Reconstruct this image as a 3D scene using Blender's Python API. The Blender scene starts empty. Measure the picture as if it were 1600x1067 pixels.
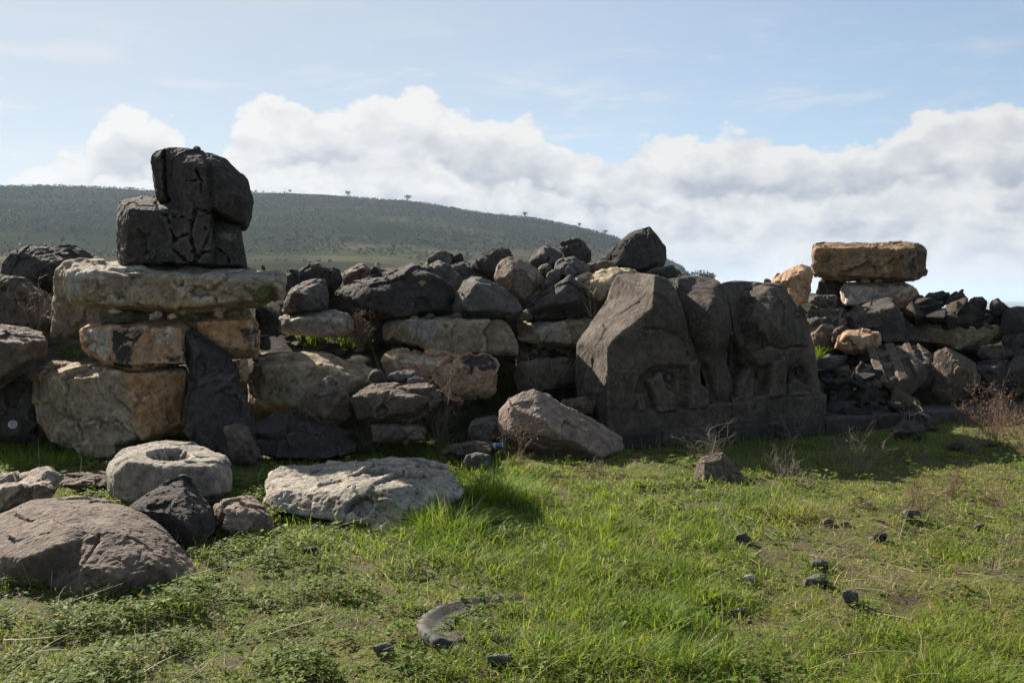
import bpy, bmesh, math, random
import numpy as np
from mathutils import Vector

S = bpy.context.scene
COL = S.collection
# ------------------------------------------------------------------ camera
F_PX, CX, CY, HOR = 1537.0, 800.0, 533.5, 467.0      # focal length and centre in photograph pixels
CAM_Z = 1.6
PITCH = math.atan((CY - HOR) / F_PX)
cam_d = bpy.data.cameras.new('camera')
cam = bpy.data.objects.new('camera', cam_d)
COL.objects.link(cam)
cam_d.sensor_width = 36.0
cam_d.lens = 36.0 * F_PX / 1600.0
cam_d.clip_start = 0.1
cam_d.clip_end = 60000.0
cam.location = (0, 0, CAM_Z)
cam.rotation_euler = (math.pi / 2 - PITCH, 0, 0)
S.camera = cam
# ------------------------------------------------------------------ sun, sky, exposure
SUN_AZ, SUN_EL = math.radians(-41.5), math.radians(31.5)  # azimuth from +Y, negative is towards -X
SUN_DIR = Vector((math.sin(SUN_AZ) * math.cos(SUN_EL), math.cos(SUN_AZ) * math.cos(SUN_EL), math.sin(SUN_EL)))
SUN_STRENGTH, SKY_STRENGTH, CLOUD_GAIN, EXPOSURE = 5.0, 0.050, 0.30, 1.46
HAZE_DENSITY, HAZE_COLOR, HAZE_G = 0.000115, (0.57, 0.75, 1.0), 0.20
S.view_settings.view_transform = 'Standard'
S.view_settings.look = 'None'
S.view_settings.exposure = EXPOSURE
S.view_settings.gamma = 1.0
S.view_settings.use_curve_mapping = False
S.cycles.use_denoising = True
S.cycles.max_bounces = 5
S.cycles.diffuse_bounces = 3
S.cycles.volume_bounces = 0
S.cycles.transparent_max_bounces = 4
sun_d = bpy.data.lights.new('sun', 'SUN')
sun_d.energy = SUN_STRENGTH
sun_d.angle = math.radians(0.53)
sun_d.color = (1.0, 0.91, 0.79)
sun = bpy.data.objects.new('sun', sun_d)
COL.objects.link(sun)
sun.rotation_euler = (-SUN_DIR).to_track_quat('-Z', 'Y').to_euler()
sun.location = (-20, 20, 30)


class NT:
    """small helper to wire shader nodes"""
    def __init__(self, tree):
        self.t = tree; self.n = tree.nodes; self.l = tree.links

    def node(self, typ, **kw):
        x = self.n.new(typ)
        for k, v in kw.items():
            setattr(x, k, v)
        return x

    def put(self, sock, v):
        if hasattr(v, 'is_output') or hasattr(v, 'links'):
            self.l.new(v, sock)
        else:
            sock.default_value = v

    def m(self, op, a, b=0.0, c=None, clamp=False):
        x = self.node('ShaderNodeMath', operation=op, use_clamp=clamp)
        self.put(x.inputs[0], a); self.put(x.inputs[1], b)
        if c is not None:
            self.put(x.inputs[2], c)
        return x.outputs[0]

    def vm(self, op, a, b):
        x = self.node('ShaderNodeVectorMath', operation=op)
        self.put(x.inputs[0], a); self.put(x.inputs[1], b)
        return x.outputs[1] if op == 'DOT_PRODUCT' else x.outputs[0]

    def ss(self, v, a, b, lo=0.0, hi=1.0):
        x = self.node('ShaderNodeMapRange', interpolation_type='SMOOTHSTEP')
        self.put(x.inputs['Value'], v)
        for k, q in (('From Min', a), ('From Max', b), ('To Min', lo), ('To Max', hi)):
            self.put(x.inputs[k], q)
        return x.outputs[0]

    def noise(self, vec, scale, detail=4.0, rough=0.55, dist=0.0):
        x = self.node('ShaderNodeTexNoise')
        self.put(x.inputs['Vector'], vec)
        x.inputs['Scale'].default_value = scale
        x.inputs['Detail'].default_value = detail
        x.inputs['Roughness'].default_value = rough
        x.inputs['Distortion'].default_value = dist
        return x.outputs[0]

    def mix(self, f, a, b, blend='MIX'):
        x = self.node('ShaderNodeMix', data_type='RGBA', blend_type=blend)
        self.put(x.inputs[0], f)
        for s, v in ((x.inputs[6], a), (x.inputs[7], b)):
            if isinstance(v, tuple) and len(v) == 3:
                v = v + (1.0,)
            self.put(s, v)
        return x.outputs[2]


def ray(px, py):
    """world direction (with y = 1) of a pixel of the photograph"""
    x = (np.asarray(px, float) - CX) / F_PX
    z = -(np.asarray(py, float) - CY) / F_PX
    c, s = math.cos(PITCH), math.sin(PITCH)
    y2 = c + z * s
    z2 = -s + z * c
    return x / y2, z2 / y2


def P(px, py, Y):
    x, z = ray(px, py)
    return (float(x) * Y, Y, CAM_Z + float(z) * Y)


def proj(V):
    V = np.asarray(V, float)
    c, s = math.cos(PITCH), math.sin(PITCH)
    y, z = V[:, 1], V[:, 2] - CAM_Z
    d = y * c - z * s
    u = y * s + z * c
    return CX + F_PX * V[:, 0] / d, CY - F_PX * u / d


# ------------------------------------------------------------------ world: clear sky with a bank of cumulus along the horizon
W = bpy.data.worlds.new('World')
S.world = W
W.use_nodes = True
nt = NT(W.node_tree)
nt.n.clear()
sky = nt.node('ShaderNodeTexSky', sky_type='NISHITA')
sky.sun_disc = False
sky.sun_elevation = SUN_EL
sky.sun_rotation = SUN_AZ
sky.altitude = 300
sky.air_density = 1.0
sky.dust_density = 0.35
sky.ozone_density = 2.0
gen = nt.node('ShaderNodeTexCoord').outputs['Generated']
sep = nt.node('ShaderNodeSeparateXYZ')
nt.l.new(gen, sep.inputs[0])
az = nt.m('ARCTAN2', sep.outputs[0], sep.outputs[1])
el = nt.m('ARCSINE', sep.outputs[2])
TOP_PX = [(-300, 300), (-120, 250), (0, 262), (45, 245), (100, 222), (135, 212), (150, 172), (175, 152), (205, 147), (255, 163), (285, 185), (302, 232),
          (318, 250), (338, 232), (360, 182), (392, 146), (440, 136), (520, 150), (590, 128), (680, 134), (715, 160), (760, 172), (830, 174),
          (880, 200), (945, 226), (968, 226), (1000, 200), (1070, 203), (1150, 188), (1200, 200), (1300, 206), (1380, 198), (1405, 172), (1480, 156), (1600, 150), (1800, 190), (2000, 240)]
fc = nt.node('ShaderNodeFloatCurve')
crv = fc.mapping.curves[0]
pts = []
for px, py in TOP_PX:
    x, z = ray(px, py)
    a = math.atan2(float(x), 1.0); e = math.atan2(float(z), math.hypot(1.0, float(x)))
    pts.append(((a + 0.8) / 1.6, e / 0.35))
crv.points[0].location = pts[0]; crv.points[1].location = pts[-1]
for q in pts[1:-1]:
    crv.points.new(*q)
for q in crv.points:
    q.handle_type = 'AUTO_CLAMPED'
fc.mapping.update()
nt.put(fc.inputs['Value'], nt.m('DIVIDE', nt.m('ADD', az, 0.8), 1.6))
top = nt.m('MULTIPLY', fc.outputs[0], 0.35)
mp = nt.node('ShaderNodeMapping')
mp.inputs['Scale'].default_value = (1, 1, 1.5)
nt.l.new(gen, mp.inputs[0])
cv = mp.outputs[0]
warp = nt.node('ShaderNodeTexNoise')
nt.put(warp.inputs['Vector'], cv); warp.inputs['Scale'].default_value = 16; warp.inputs['Detail'].default_value = 3
wv = nt.vm('MULTIPLY', nt.vm('SUBTRACT', warp.outputs[1], (0.5, 0.5, 0.5)), (0.03, 0.03, 0.03))
cv = nt.vm('ADD', cv, wv)
off = (SUN_DIR.x * 0.012, SUN_DIR.y * 0.012, 0.022)


def billow(vec):
    a = nt.noise(vec, 11, 6, 0.6)
    v = nt.node('ShaderNodeTexVoronoi', feature='F1')
    nt.put(v.inputs['Vector'], vec); v.inputs['Scale'].default_value = 24
    v.inputs['Detail'].default_value = 2.0; v.inputs['Roughness'].default_value = 0.6
    return nt.m('ADD', nt.m('MULTIPLY', nt.m('SUBTRACT', a, 0.5), 1.0), nt.m('MULTIPLY', nt.m('SUBTRACT', 0.42, v.outputs[0]), 0.42))


b0 = billow(cv)
b1 = billow(nt.vm('ADD', cv, off))
sunang = nt.vm('DOT_PRODUCT', gen, tuple(SUN_DIR))
glow = nt.ss(sunang, 0.45, 1.0)
soft = nt.noise(nt.vm('MULTIPLY', cv, (1, 1, 1.5)), 9.0, 3, 0.5, 0.2)
ccol, cov = None, None
emb = nt.m('MULTIPLY', nt.m('SUBTRACT', nt.noise(cv, 19, 3, 0.55), nt.noise(nt.vm('ADD', cv, off), 19, 3, 0.55)), 1.4)
# three banks of cumulus, the farther and taller ones first: crisp bright crests over grey shaded bodies
for k_, amp_, off_, soft_, op_ in ((1.0, 0.046, (0, 0, 0), 0.0075, 1.0), (0.73, 0.060, (3.1, 1.7, 0.4), 0.016, 0.85), (0.47, 0.055, (7.7, 5.2, 2.9), 0.020, 0.7)):
    bb = b0 if k_ == 1.0 else billow(nt.vm('ADD', cv, off_))
    hh = nt.m('SUBTRACT', nt.m('ADD', nt.m('MULTIPLY', top, k_), nt.m('MULTIPLY', bb, amp_)), el)
    dk = nt.ss(hh, -0.0015, soft_)
    body = nt.ss(nt.m('ADD', hh, nt.m('MULTIPLY', nt.m('SUBTRACT', 0.5, soft), 0.05)), 0.004, 0.058)
    shade = nt.m('MULTIPLY', body, nt.ss(soft, 0.36, 0.60, 0.25, 1.0))
    shade = nt.m('SUBTRACT', shade, nt.m('ADD', nt.m('MULTIPLY', nt.m('SUBTRACT', b0, b1), 0.5), emb), clamp=True)
    shade = nt.m('MULTIPLY', shade, nt.ss(glow, 0.0, 1.0, 1.0, 0.70))
    shade = nt.m('MULTIPLY', shade, nt.ss(el, 0.0, 0.08, 0.45, 1.0))
    kc = nt.mix(shade, (1.0, 0.985, 0.96), (0.50, 0.545, 0.62))
    if ccol is None:
        ccol, cov = kc, dk
    else:
        ccol = nt.mix(nt.m('MULTIPLY', dk, op_), ccol, kc)
wisp = nt.m('MULTIPLY', nt.ss(nt.noise(nt.vm('MULTIPLY', gen, (1.0, 1.0, 5.0)), 7, 5, 0.6, 0.4), 0.47, 0.78), nt.ss(el, 0.32, 0.16))
wisp = nt.m('MULTIPLY', wisp, 0.62)
gain = nt.m('MULTIPLY', nt.m('ADD', 1.0, nt.m('MULTIPLY', glow, 0.10)), CLOUD_GAIN / SKY_STRENGTH)
cc = nt.node('ShaderNodeVectorMath', operation='SCALE')
nt.put(cc.inputs[0], ccol); nt.put(cc.inputs['Scale'], gain)
cov = nt.m('MAXIMUM', cov, wisp)
veil = tuple(q * 0.78 * CLOUD_GAIN / SKY_STRENGTH for q in (0.93, 0.97, 1.0))   # thin high haze that pales the blue
skyc = nt.mix(cov, nt.mix(nt.m('ADD', 0.26, nt.m('MULTIPLY', glow, 0.52)), sky.outputs[0], veil), cc.outputs[0])
bg = nt.node('ShaderNodeBackground')
nt.put(bg.inputs[0], skyc)
bg.inputs[1].default_value = SKY_STRENGTH
out = nt.node('ShaderNodeOutputWorld')
nt.l.new(bg.outputs[0], out.inputs[0])

# ------------------------------------------------------------------ numpy noise
_rs = np.random.RandomState(7)
_perm = _rs.permutation(4096).astype(np.int64)
_g = _rs.normal(size=(4096, 3)); _g /= np.linalg.norm(_g, axis=1)[:, None]


def pnoise(V):
    V = np.asarray(V, float)
    i = np.floor(V).astype(np.int64); f = V - i
    u = f * f * f * (f * (f * 6 - 15) + 10)
    r = 0
    for dx in (0, 1):
        for dy in (0, 1):
            for dz in (0, 1):
                hsh = _perm[(_perm[(_perm[(i[:, 0] + dx) & 4095] + i[:, 1] + dy) & 4095] + i[:, 2] + dz) & 4095]
                d = (_g[hsh] * (f - np.array([dx, dy, dz]))).sum(1)
                w = (u[:, 0] if dx else 1 - u[:, 0]) * (u[:, 1] if dy else 1 - u[:, 1]) * (u[:, 2] if dz else 1 - u[:, 2])
                r = r + w * d
    return r * 1.5


def fbm(V, octv=4, gain=0.5):
    a, r = 1.0, 0
    V = np.asarray(V, float).copy()
    for _ in range(octv):
        r = r + a * pnoise(V); V = V * 2.03 + 17.3; a *= gain
    return r


def n2(x, y, s, octv=3):
    return fbm(np.stack([np.asarray(x, float) * s, np.asarray(y, float) * s, np.zeros(np.shape(x))], 1), octv)


def sst(x, a, b):
    t = np.clip((np.asarray(x, float) - a) / (b - a), 0, 1)
    return t * t * (3 - 2 * t)


def pts_of(s):
    return [tuple(float(v) for v in q.split(',')) for q in s.split()]


def poly_sdf(px, py, poly):
    """signed distance in pixels, negative inside"""
    p = np.stack([px, py], 1); n = len(poly)
    d = np.full(len(px), 1e18); ins = np.zeros(len(px), bool)
    for i in range(n):
        a = np.array(poly[i][:2]); b = np.array(poly[(i + 1) % n][:2])
        e = b - a; w = p - a
        t = np.clip((w @ e) / max(e @ e, 1e-9), 0, 1)
        q = w - t[:, None] * e
        d = np.minimum(d, (q * q).sum(1))
        c = ((a[1] <= p[:, 1]) & (b[1] > p[:, 1])) | ((b[1] <= p[:, 1]) & (a[1] > p[:, 1]))
        with np.errstate(divide='ignore', invalid='ignore'):
            xi = a[0] + (p[:, 1] - a[1]) / (b[1] - a[1]) * (b[0] - a[0])
        ins ^= c & (p[:, 0] < xi)
    d = np.sqrt(d)
    return np.where(ins, -d, d)


def line_dist(px, py, line):
    p = np.stack([px, py], 1); d = np.full(len(px), 1e18)
    for a, b in zip(line[:-1], line[1:]):
        a = np.array(a[:2]); b = np.array(b[:2]); e = b - a; w = p - a
        t = np.clip((w @ e) / max(e @ e, 1e-9), 0, 1)
        q = w - t[:, None] * e
        d = np.minimum(d, (q * q).sum(1))
    return np.sqrt(d)


def facets(V, cell, seed, tilt=0.16):
    """fracture planes: every cell of a jittered lattice gets its own small tilt and step"""
    Q = V / cell + seed * 1.37
    i0 = np.floor(Q).astype(np.int64)
    best = np.full(len(V), 1e9); val = np.zeros(len(V))
    for dx in (-1, 0, 1):
        for dy in (-1, 0, 1):
            for dz in (-1, 0, 1):
                c = i0 + np.array([dx, dy, dz])
                hsh = _perm[(_perm[(_perm[c[:, 0] & 4095] + c[:, 1]) & 4095] + c[:, 2]) & 4095]
                r = Q - (c + 0.5 + 0.55 * _g[hsh])
                d = (r * r).sum(1)
                w = d < best
                best = np.where(w, d, best)
                g2 = _g[(hsh * 7 + 13) & 4095]
                val = np.where(w, (r * g2).sum(1) * tilt + 0.22 * tilt * g2[:, 0], val)
    return val * cell


# ------------------------------------------------------------------ object helpers
def tag(o, label=None, cat=None, group=None, kind=None):
    for k, v in (('label', label), ('category', cat), ('group', group), ('kind', kind)):
        if v:
            o[k] = v
    return o


def mesh_np(name, V, faces_list, mats, smooth=True, attrs=None, fmat=None):
    """mesh from numpy: faces_list is a list of (n, k) index arrays"""
    me = bpy.data.meshes.new(name)
    V = np.asarray(V, np.float32)
    nl = sum(f.size for f in faces_list); nf = sum(len(f) for f in faces_list)
    me.vertices.add(len(V)); me.vertices.foreach_set('co', V.ravel())
    me.loops.add(nl); me.polygons.add(nf)
    me.loops.foreach_set('vertex_index', np.concatenate([f.ravel() for f in faces_list]).astype(np.int32))
    ls = np.concatenate([np.full(len(f), f.shape[1]) for f in faces_list])
    st = np.concatenate([[0], np.cumsum(ls)[:-1]]).astype(np.int32)
    me.polygons.foreach_set('loop_start', st)
    me.polygons.foreach_set('use_smooth', np.full(nf, smooth))
    if fmat is not None:
        me.polygons.foreach_set('material_index', np.asarray(fmat, np.int32))
    me.update(calc_edges=True)
    for k, a in (attrs or {}).items():
        at = me.attributes.new(k, 'FLOAT', 'POINT')
        at.data.foreach_set('value', np.asarray(a, np.float32))
    for mt in mats:
        me.materials.append(mt)
    return me


def link(name, me, parent=None):
    o = bpy.data.objects.new(name, me)
    COL.objects.link(o)
    if parent:
        o.parent = parent
    return o


# ------------------------------------------------------------------ materials
def new_mat(name):
    mt = bpy.data.materials.new(name); mt.use_nodes = True
    t = NT(mt.node_tree); t.n.clear()
    o = t.node('ShaderNodeOutputMaterial')
    return mt, t, o


def stone(name, c1, c2, c3, lichen=0.25, lich_col=(0.42, 0.41, 0.37), pit=0.5, bump=1.0, grain=0.48):
    mt, t, o = new_mat(name)
    oi = t.node('ShaderNodeObjectInfo')
    tc = t.node('ShaderNodeTexCoord').outputs['Object']
    r = t.node('ShaderNodeVectorMath', operation='SCALE'); r.inputs[0].default_value = (37.0, 61.0, 23.0)
    t.put(r.inputs['Scale'], oi.outputs['Random'])
    v = t.vm('ADD', tc, r.outputs[0])
    big = t.noise(v, 2.2, 5, 0.6, 0.4)
    mid = t.noise(v, 7.0, 6, 0.65)
    fin = t.noise(v, 55.0, 6, 0.7)
    col = t.mix(t.ss(big, 0.36, 0.64), c1, c2)
    col = t.mix(t.m('MULTIPLY', t.ss(mid, 0.50, 0.68), 0.7), col, c3)
    at = lambda k: t.node('ShaderNodeAttribute', attribute_name=k).outputs['Fac']
    edge = t.m('MULTIPLY', t.m('SUBTRACT', mid, 0.5), 0.9)
    col = t.mix(t.ss(t.m('ADD', at('orange'), edge), 0.25, 0.7), col, t.mix(t.ss(mid, 0.4, 0.6), (0.33, 0.165, 0.065), (0.39, 0.235, 0.120)))
    col = t.mix(t.ss(t.m('ADD', at('pale'), edge), 0.3, 0.7), col, t.mix(mid, (0.24, 0.22, 0.185), (0.38, 0.355, 0.30)))  # pale stain; on some slab rims and sides it paints sunlight
    col = t.mix(t.ss(t.m('ADD', at('stain_shade'), edge), 0.3, 0.7), col, (0.035, 0.032, 0.03))  # black stains; on some faces also shade put into the colour
    col = t.mix(t.ss(t.m('ADD', at('moss'), edge), 0.35, 0.75), col, t.mix(mid, (0.05, 0.055, 0.018), (0.11, 0.105, 0.03)))
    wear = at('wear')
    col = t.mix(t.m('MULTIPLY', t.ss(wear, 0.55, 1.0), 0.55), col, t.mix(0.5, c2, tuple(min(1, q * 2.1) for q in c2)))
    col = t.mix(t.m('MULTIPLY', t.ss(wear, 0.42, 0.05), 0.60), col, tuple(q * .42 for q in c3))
    # lichen: pale crusts in clusters
    lv = t.node('ShaderNodeTexVoronoi'); t.put(lv.inputs['Vector'], t.vm('ADD', v, (3.1, 0.7, 9.2)))
    lv.inputs['Scale'].default_value = 26.0
    clus = t.ss(t.noise(t.vm('ADD', v, (9.0, 4.0, 1.0)), 3.0, 3), 0.50, 0.70)
    li = t.m('MULTIPLY', t.ss(lv.outputs[0], 0.33, 0.16), clus)
    li = t.m('MULTIPLY', li, lichen)
    col = t.mix(li, col, lich_col)
    # grain and small pits
    pv = t.node('ShaderNodeTexVoronoi'); t.put(pv.inputs['Vector'], v); pv.inputs['Scale'].default_value = 48.0
    pits = t.m('MULTIPLY', t.ss(pv.outputs[0], 0.30, 0.10), t.ss(t.noise(v, 9.0, 2), 0.42, 0.60))
    pits = t.m('MULTIPLY', pits, pit)
    blot = t.noise(t.vm('ADD', v, (5.0, 2.0, 7.0)), 13.0, 7, 0.72)
    g = t.m('ADD', 1.0 - grain, t.m('MULTIPLY', fin, 2 * grain))
    g = t.m('MULTIPLY', g, t.ss(blot, 0.30, 0.70, 0.62, 1.38))
    g = t.m('MULTIPLY', g, t.m('SUBTRACT', 1.0, t.m('MULTIPLY', pits, 0.45)))
    g = t.m('MULTIPLY', g, t.m('ADD', 0.80, t.m('MULTIPLY', oi.outputs['Random'], 0.42)))
    sc = t.node('ShaderNodeVectorMath', operation='SCALE'); t.put(sc.inputs[0], col); t.put(sc.inputs['Scale'], g)
    med = t.noise(v, 20.0, 6, 0.75)
    hgt = t.m('ADD', t.m('ADD', t.m('MULTIPLY', fin, 0.5), t.m('ADD', t.m('MULTIPLY', mid, 0.8), t.m('MULTIPLY', med, 0.9))), t.m('MULTIPLY', pits, -0.6))
    bp = t.node('ShaderNodeBump'); bp.inputs['Strength'].default_value = 0.95 * bump; bp.inputs['Distance'].default_value = 0.022
    t.put(bp.inputs['Height'], hgt)
    b = t.node('ShaderNodeBsdfPrincipled')
    t.put(b.inputs['Base Color'], sc.outputs[0]); b.inputs['Roughness'].default_value = 0.88
    b.inputs['Specular IOR Level'].default_value = 0.25
    t.l.new(bp.outputs[0], b.inputs['Normal'])
    t.l.new(b.outputs[0], o.inputs[0])
    return mt


M = {
    'bd': stone('dark_basalt', (0.037, 0.032, 0.028), (0.062, 0.052, 0.044), (0.045, 0.038, 0.032), 0.25),
    'bb': stone('brown_basalt', (0.085, 0.062, 0.046), (0.115, 0.086, 0.064), (0.072, 0.057, 0.047), 0.30),
    'bg': stone('grey_basalt', (0.078, 0.070, 0.062), (0.108, 0.096, 0.084), (0.062, 0.055, 0.049), 0.45),
    'br': stone('ruddy_basalt', (0.152, 0.111, 0.083), (0.200, 0.150, 0.115), (0.112, 0.088, 0.072), 0.25),
    'bc': stone('carved_basalt', (0.055, 0.042, 0.032), (0.092, 0.071, 0.054), (0.046, 0.037, 0.031), 0.30, bump=1.1),
    'lg': stone('grey_limestone', (0.225, 0.198, 0.158), (0.310, 0.275, 0.222), (0.150, 0.132, 0.106), 0.55, (0.38, 0.37, 0.33), 0.9, 1.3),
    'lw': stone('pale_limestone', (0.27, 0.215, 0.165), (0.34, 0.28, 0.22), (0.20, 0.165, 0.13), 0.5, (0.46, 0.44, 0.40), 0.8, 1.2),
    'lo': stone('orange_limestone', (0.30, 0.175, 0.100), (0.36, 0.235, 0.145), (0.21, 0.128, 0.076), 0.2, (0.40, 0.37, 0.31), 0.6, 1.1),
    'lb': stone('golden_limestone', (0.125, 0.078, 0.042), (0.175, 0.115, 0.064), (0.075, 0.053, 0.034), 0.3, (0.34, 0.28, 0.2), 0.8, 1.3),
    'lm': stone('weathered_limestone', (0.235, 0.175, 0.112), (0.325, 0.257, 0.172), (0.150, 0.115, 0.076), 0.4, (0.38, 0.36, 0.32), 0.9, 1.2),
}
# ------------------------------------------------------------------ terrain
CREST = [(-900, 300), (-400, 291), (0, 292), (120, 294), (240, 297), (400, 302), (540, 307), (640, 316), (720, 326), (820, 341), (900, 354), (960, 371), (1040, 406), (1100, 432), (1180, 452), (1260, 470), (1600, 490), (3000, 500)]
G_D = [120, 200, 300, 360, 420, 520, 700, 850, 920, 1100, 1500, 2400]
G_V = [0.02, 0.12, 0.245, 0.32, 0.39, 0.52, 0.80, 0.965, 1.0, 0.82, 0.35, 0.0]
YF_X = [-12, -9, -4, -2.6, -1, 0, 1, 3.7, 6.8, 10, 14]
YF_Y = [12.4, 11.6, 10.9, 11.0, 11.5, 11.7, 11.5, 12.5, 13.9, 15.4, 17.5]


def gz(X, Y):
    """ground height: meadow, then the earth of the ruined terrace, its brow, the valley and the hill"""
    X = np.asarray(X, float); Y = np.asarray(Y, float)
    d = np.hypot(X, Y)
    t = Y - np.interp(X, YF_X, YF_Y)
    L = np.interp(X, [2, 4], [0.9, 1.25])
    z = 0.80 * sst(t / L, 0, 1) + 0.40 * sst(t / L, 1.0, 2.2)
    z = z + 0.40 * np.exp(-((X + 0.6) / 2.6) ** 2 - ((Y - 14.2) / 1.6) ** 2)
    z = z + 0.50 * sst(t / L, 1.7, 3.0) * np.interp(X, [5.5, 7.2], [1, 0.25])
    near = np.clip(1 - d / 30, 0, 1)
    z = z + near * sst(t, 0.0, 0.4) * (0.07 * n2(X, Y, 2.2, 2) + 0.05 * n2(X + 7, Y, 6.0, 2))
    z = z + near * (0.05 * n2(X, Y, 0.55, 3) + 0.034 * n2(X, Y, 1.7, 2) + 0.018 * n2(X, Y, 3.9, 2))
    z = z - 13.0 * sst(d, 24, 95)
    s = np.where(Y > 0.15 * np.abs(X), X / np.maximum(Y, 1e-6), np.sign(X) * 9)
    H = HOR - np.interp(CX + F_PX * s, [c[0] for c in CREST], [c[1] for c in CREST])
    zh = 1.6 + np.maximum(Y, 0.3 * d) * H * np.interp(d, G_D, G_V) / F_PX
    zh = zh + np.clip((d - 150) / 400, 0, 1) * 2.2 * n2(X, Y, 0.012, 4)
    w = sst(H, 0, 55)
    far = -25 + (zh + 25) * w * sst(-d, -2600, -1400) * sst(np.abs(X / np.maximum(Y, 1e-6)), 9, 3)
    k = sst(d, 60, 150)
    return z * (1 - k) + far * k


def ground_Y(px, py):
    """distance at which the meadow shows under a pixel"""
    Y = CAM_Z * F_PX / (py - HOR)
    for _ in range(6):
        x, z = ray(px, py)
        g = float(gz(np.array([float(x) * Y]), np.array([Y]))[0])
        Y = .4 * Y + .6 * (CAM_Z - g) / -float(z)
    return Y


az_l = np.concatenate([np.arange(-36, 36.01, 0.22), np.arange(39, 321.1, 4.0)])
rr = np.concatenate([np.geomspace(1.2, 24, 170), np.geomspace(24, 150, 30)[1:], np.geomspace(150, 1100, 75)[1:], np.geomspace(1100, 14000, 30)[1:]])
A, R = np.meshgrid(np.radians(az_l), rr)
GX, GY = (R * np.sin(A)).ravel(), (R * np.cos(A)).ravel()
GZ = gz(GX, GY)
na, nr = len(az_l), len(rr)


def ring(name, i0, i1, mat, centre=False):
    idx = np.arange(nr * na).reshape(nr, na)[i0:i1 + 1]
    V = np.stack([GX, GY, GZ], 1)[idx.ravel()]
    k = np.arange(idx.size).reshape(idx.shape)
    k2 = np.roll(k, -1, axis=1)
    F = np.stack([k[:-1], k[1:], k2[1:], k2[:-1]], 2).reshape(-1, 4)[:, ::-1]
    fl = [F]
    if centre:
        V = np.vstack([V, [[0, 0, float(gz(np.array([0.0]), np.array([0.0]))[0])]]])
        fl.append(np.stack([k[0], k2[0], np.full(na, len(V) - 1)], 1)[:, ::-1])
    o = link(name, mesh_np(name, V, fl, [mat]))
    return tag(o, kind='structure')


mt_ground, t, o_ = new_mat('meadow_soil')
v = t.node('ShaderNodeNewGeometry').outputs['Position']
a = t.noise(v, 0.9, 4, 0.6); b_ = t.noise(v, 6, 5, 0.65); c_ = t.noise(v, 45, 5, 0.7)
col = t.mix(t.ss(a, 0.38, 0.62), (0.062, 0.074, 0.018), (0.105, 0.108, 0.028))
col = t.mix(t.ss(b_, 0.49, 0.60), col, (0.085, 0.062, 0.042))
sepz = t.node('ShaderNodeSeparateXYZ'); t.put(sepz.inputs[0], v)
earth = t.m('MULTIPLY', t.ss(sepz.outputs[2], 0.13, 0.30), t.ss(sepz.outputs[1], 9.5, 11))
col = t.mix(earth, col, t.mix(t.ss(b_, 0.40, 0.60), (0.045, 0.038, 0.03), (0.105, 0.088, 0.068)))
g = t.m('ADD', 0.55, t.m('MULTIPLY', c_, 0.9))
sc = t.node('ShaderNodeVectorMath', operation='SCALE'); t.put(sc.inputs[0], col); t.put(sc.inputs['Scale'], g)
bp = t.node('ShaderNodeBump'); bp.inputs['Distance'].default_value = 0.03; bp.inputs['Strength'].default_value = 0.9
t.put(bp.inputs['Height'], t.m('ADD', c_, b_))
bs = t.node('ShaderNodeBsdfPrincipled'); bs.inputs['Roughness'].default_value = 0.95; bs.inputs['Specular IOR Level'].default_value = 0.15
t.put(bs.inputs['Base Color'], sc.outputs[0]); t.l.new(bp.outputs[0], bs.inputs['Normal']); t.l.new(bs.outputs[0], o_.inputs[0])

mt_hill, t, o_ = new_mat('hillside')
v = t.node('ShaderNodeNewGeometry').outputs['Position']
big = t.noise(v, 0.006, 5, 0.6, 0.5); md = t.noise(v, 0.03, 5, 0.65); fn = t.noise(v, 0.25, 5, 0.75)
vs = t.vm('MULTIPLY', v, (0.35, 1.0, 4.0)); st = t.noise(vs, 0.022, 5, 0.6, 0.6)
col = t.mix(t.ss(md, 0.38, 0.62), (0.034, 0.038, 0.022), (0.056, 0.058, 0.034))
col = t.mix(t.m('MULTIPLY', t.ss(st, 0.50, 0.64), 0.8), col, (0.120, 0.102, 0.066))
col = t.mix(t.m('MULTIPLY', t.ss(big, 0.44, 0.6), 0.75), col, (0.024, 0.028, 0.016))
sepz = t.node('ShaderNodeSeparateXYZ'); t.put(sepz.inputs[0], v)
high = t.ss(sepz.outputs[2], 22, 42)
scrub = t.m('MULTIPLY', high, t.ss(fn, 0.34, 0.54))
col = t.mix(t.m('MULTIPLY', scrub, 0.9), col, (0.019, 0.023, 0.013))
col = t.mix(t.m('MULTIPLY', t.ss(fn, 0.62, 0.74), 0.25), col, (0.105, 0.095, 0.070))
bs = t.node('ShaderNodeBsdfPrincipled'); bs.inputs['Roughness'].default_value = 0.95; bs.inputs['Specular IOR Level'].default_value = 0.0
t.put(bs.inputs['Base Color'], col); t.l.new(bs.outputs[0], o_.inputs[0])

mt_plain, t, o_ = new_mat('far_plain')
v = t.node('ShaderNodeNewGeometry').outputs['Position']
col = t.mix(t.ss(t.noise(v, 0.002, 4), 0.4, 0.6), (0.06, 0.08, 0.05), (0.12, 0.12, 0.08))
bs = t.node('ShaderNodeBsdfPrincipled'); bs.inputs['Roughness'].default_value = 0.95
t.put(bs.inputs['Base Color'], col); t.l.new(bs.outputs[0], o_.inputs[0])
i_h, i_p = 170 + 29 - 1, 170 + 29 + 74 - 1
ring('ground', 0, i_h, mt_ground, True)
ring('hill', i_h, i_p, mt_hill)
ring('plain', i_p, nr - 1, mt_plain)

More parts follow.
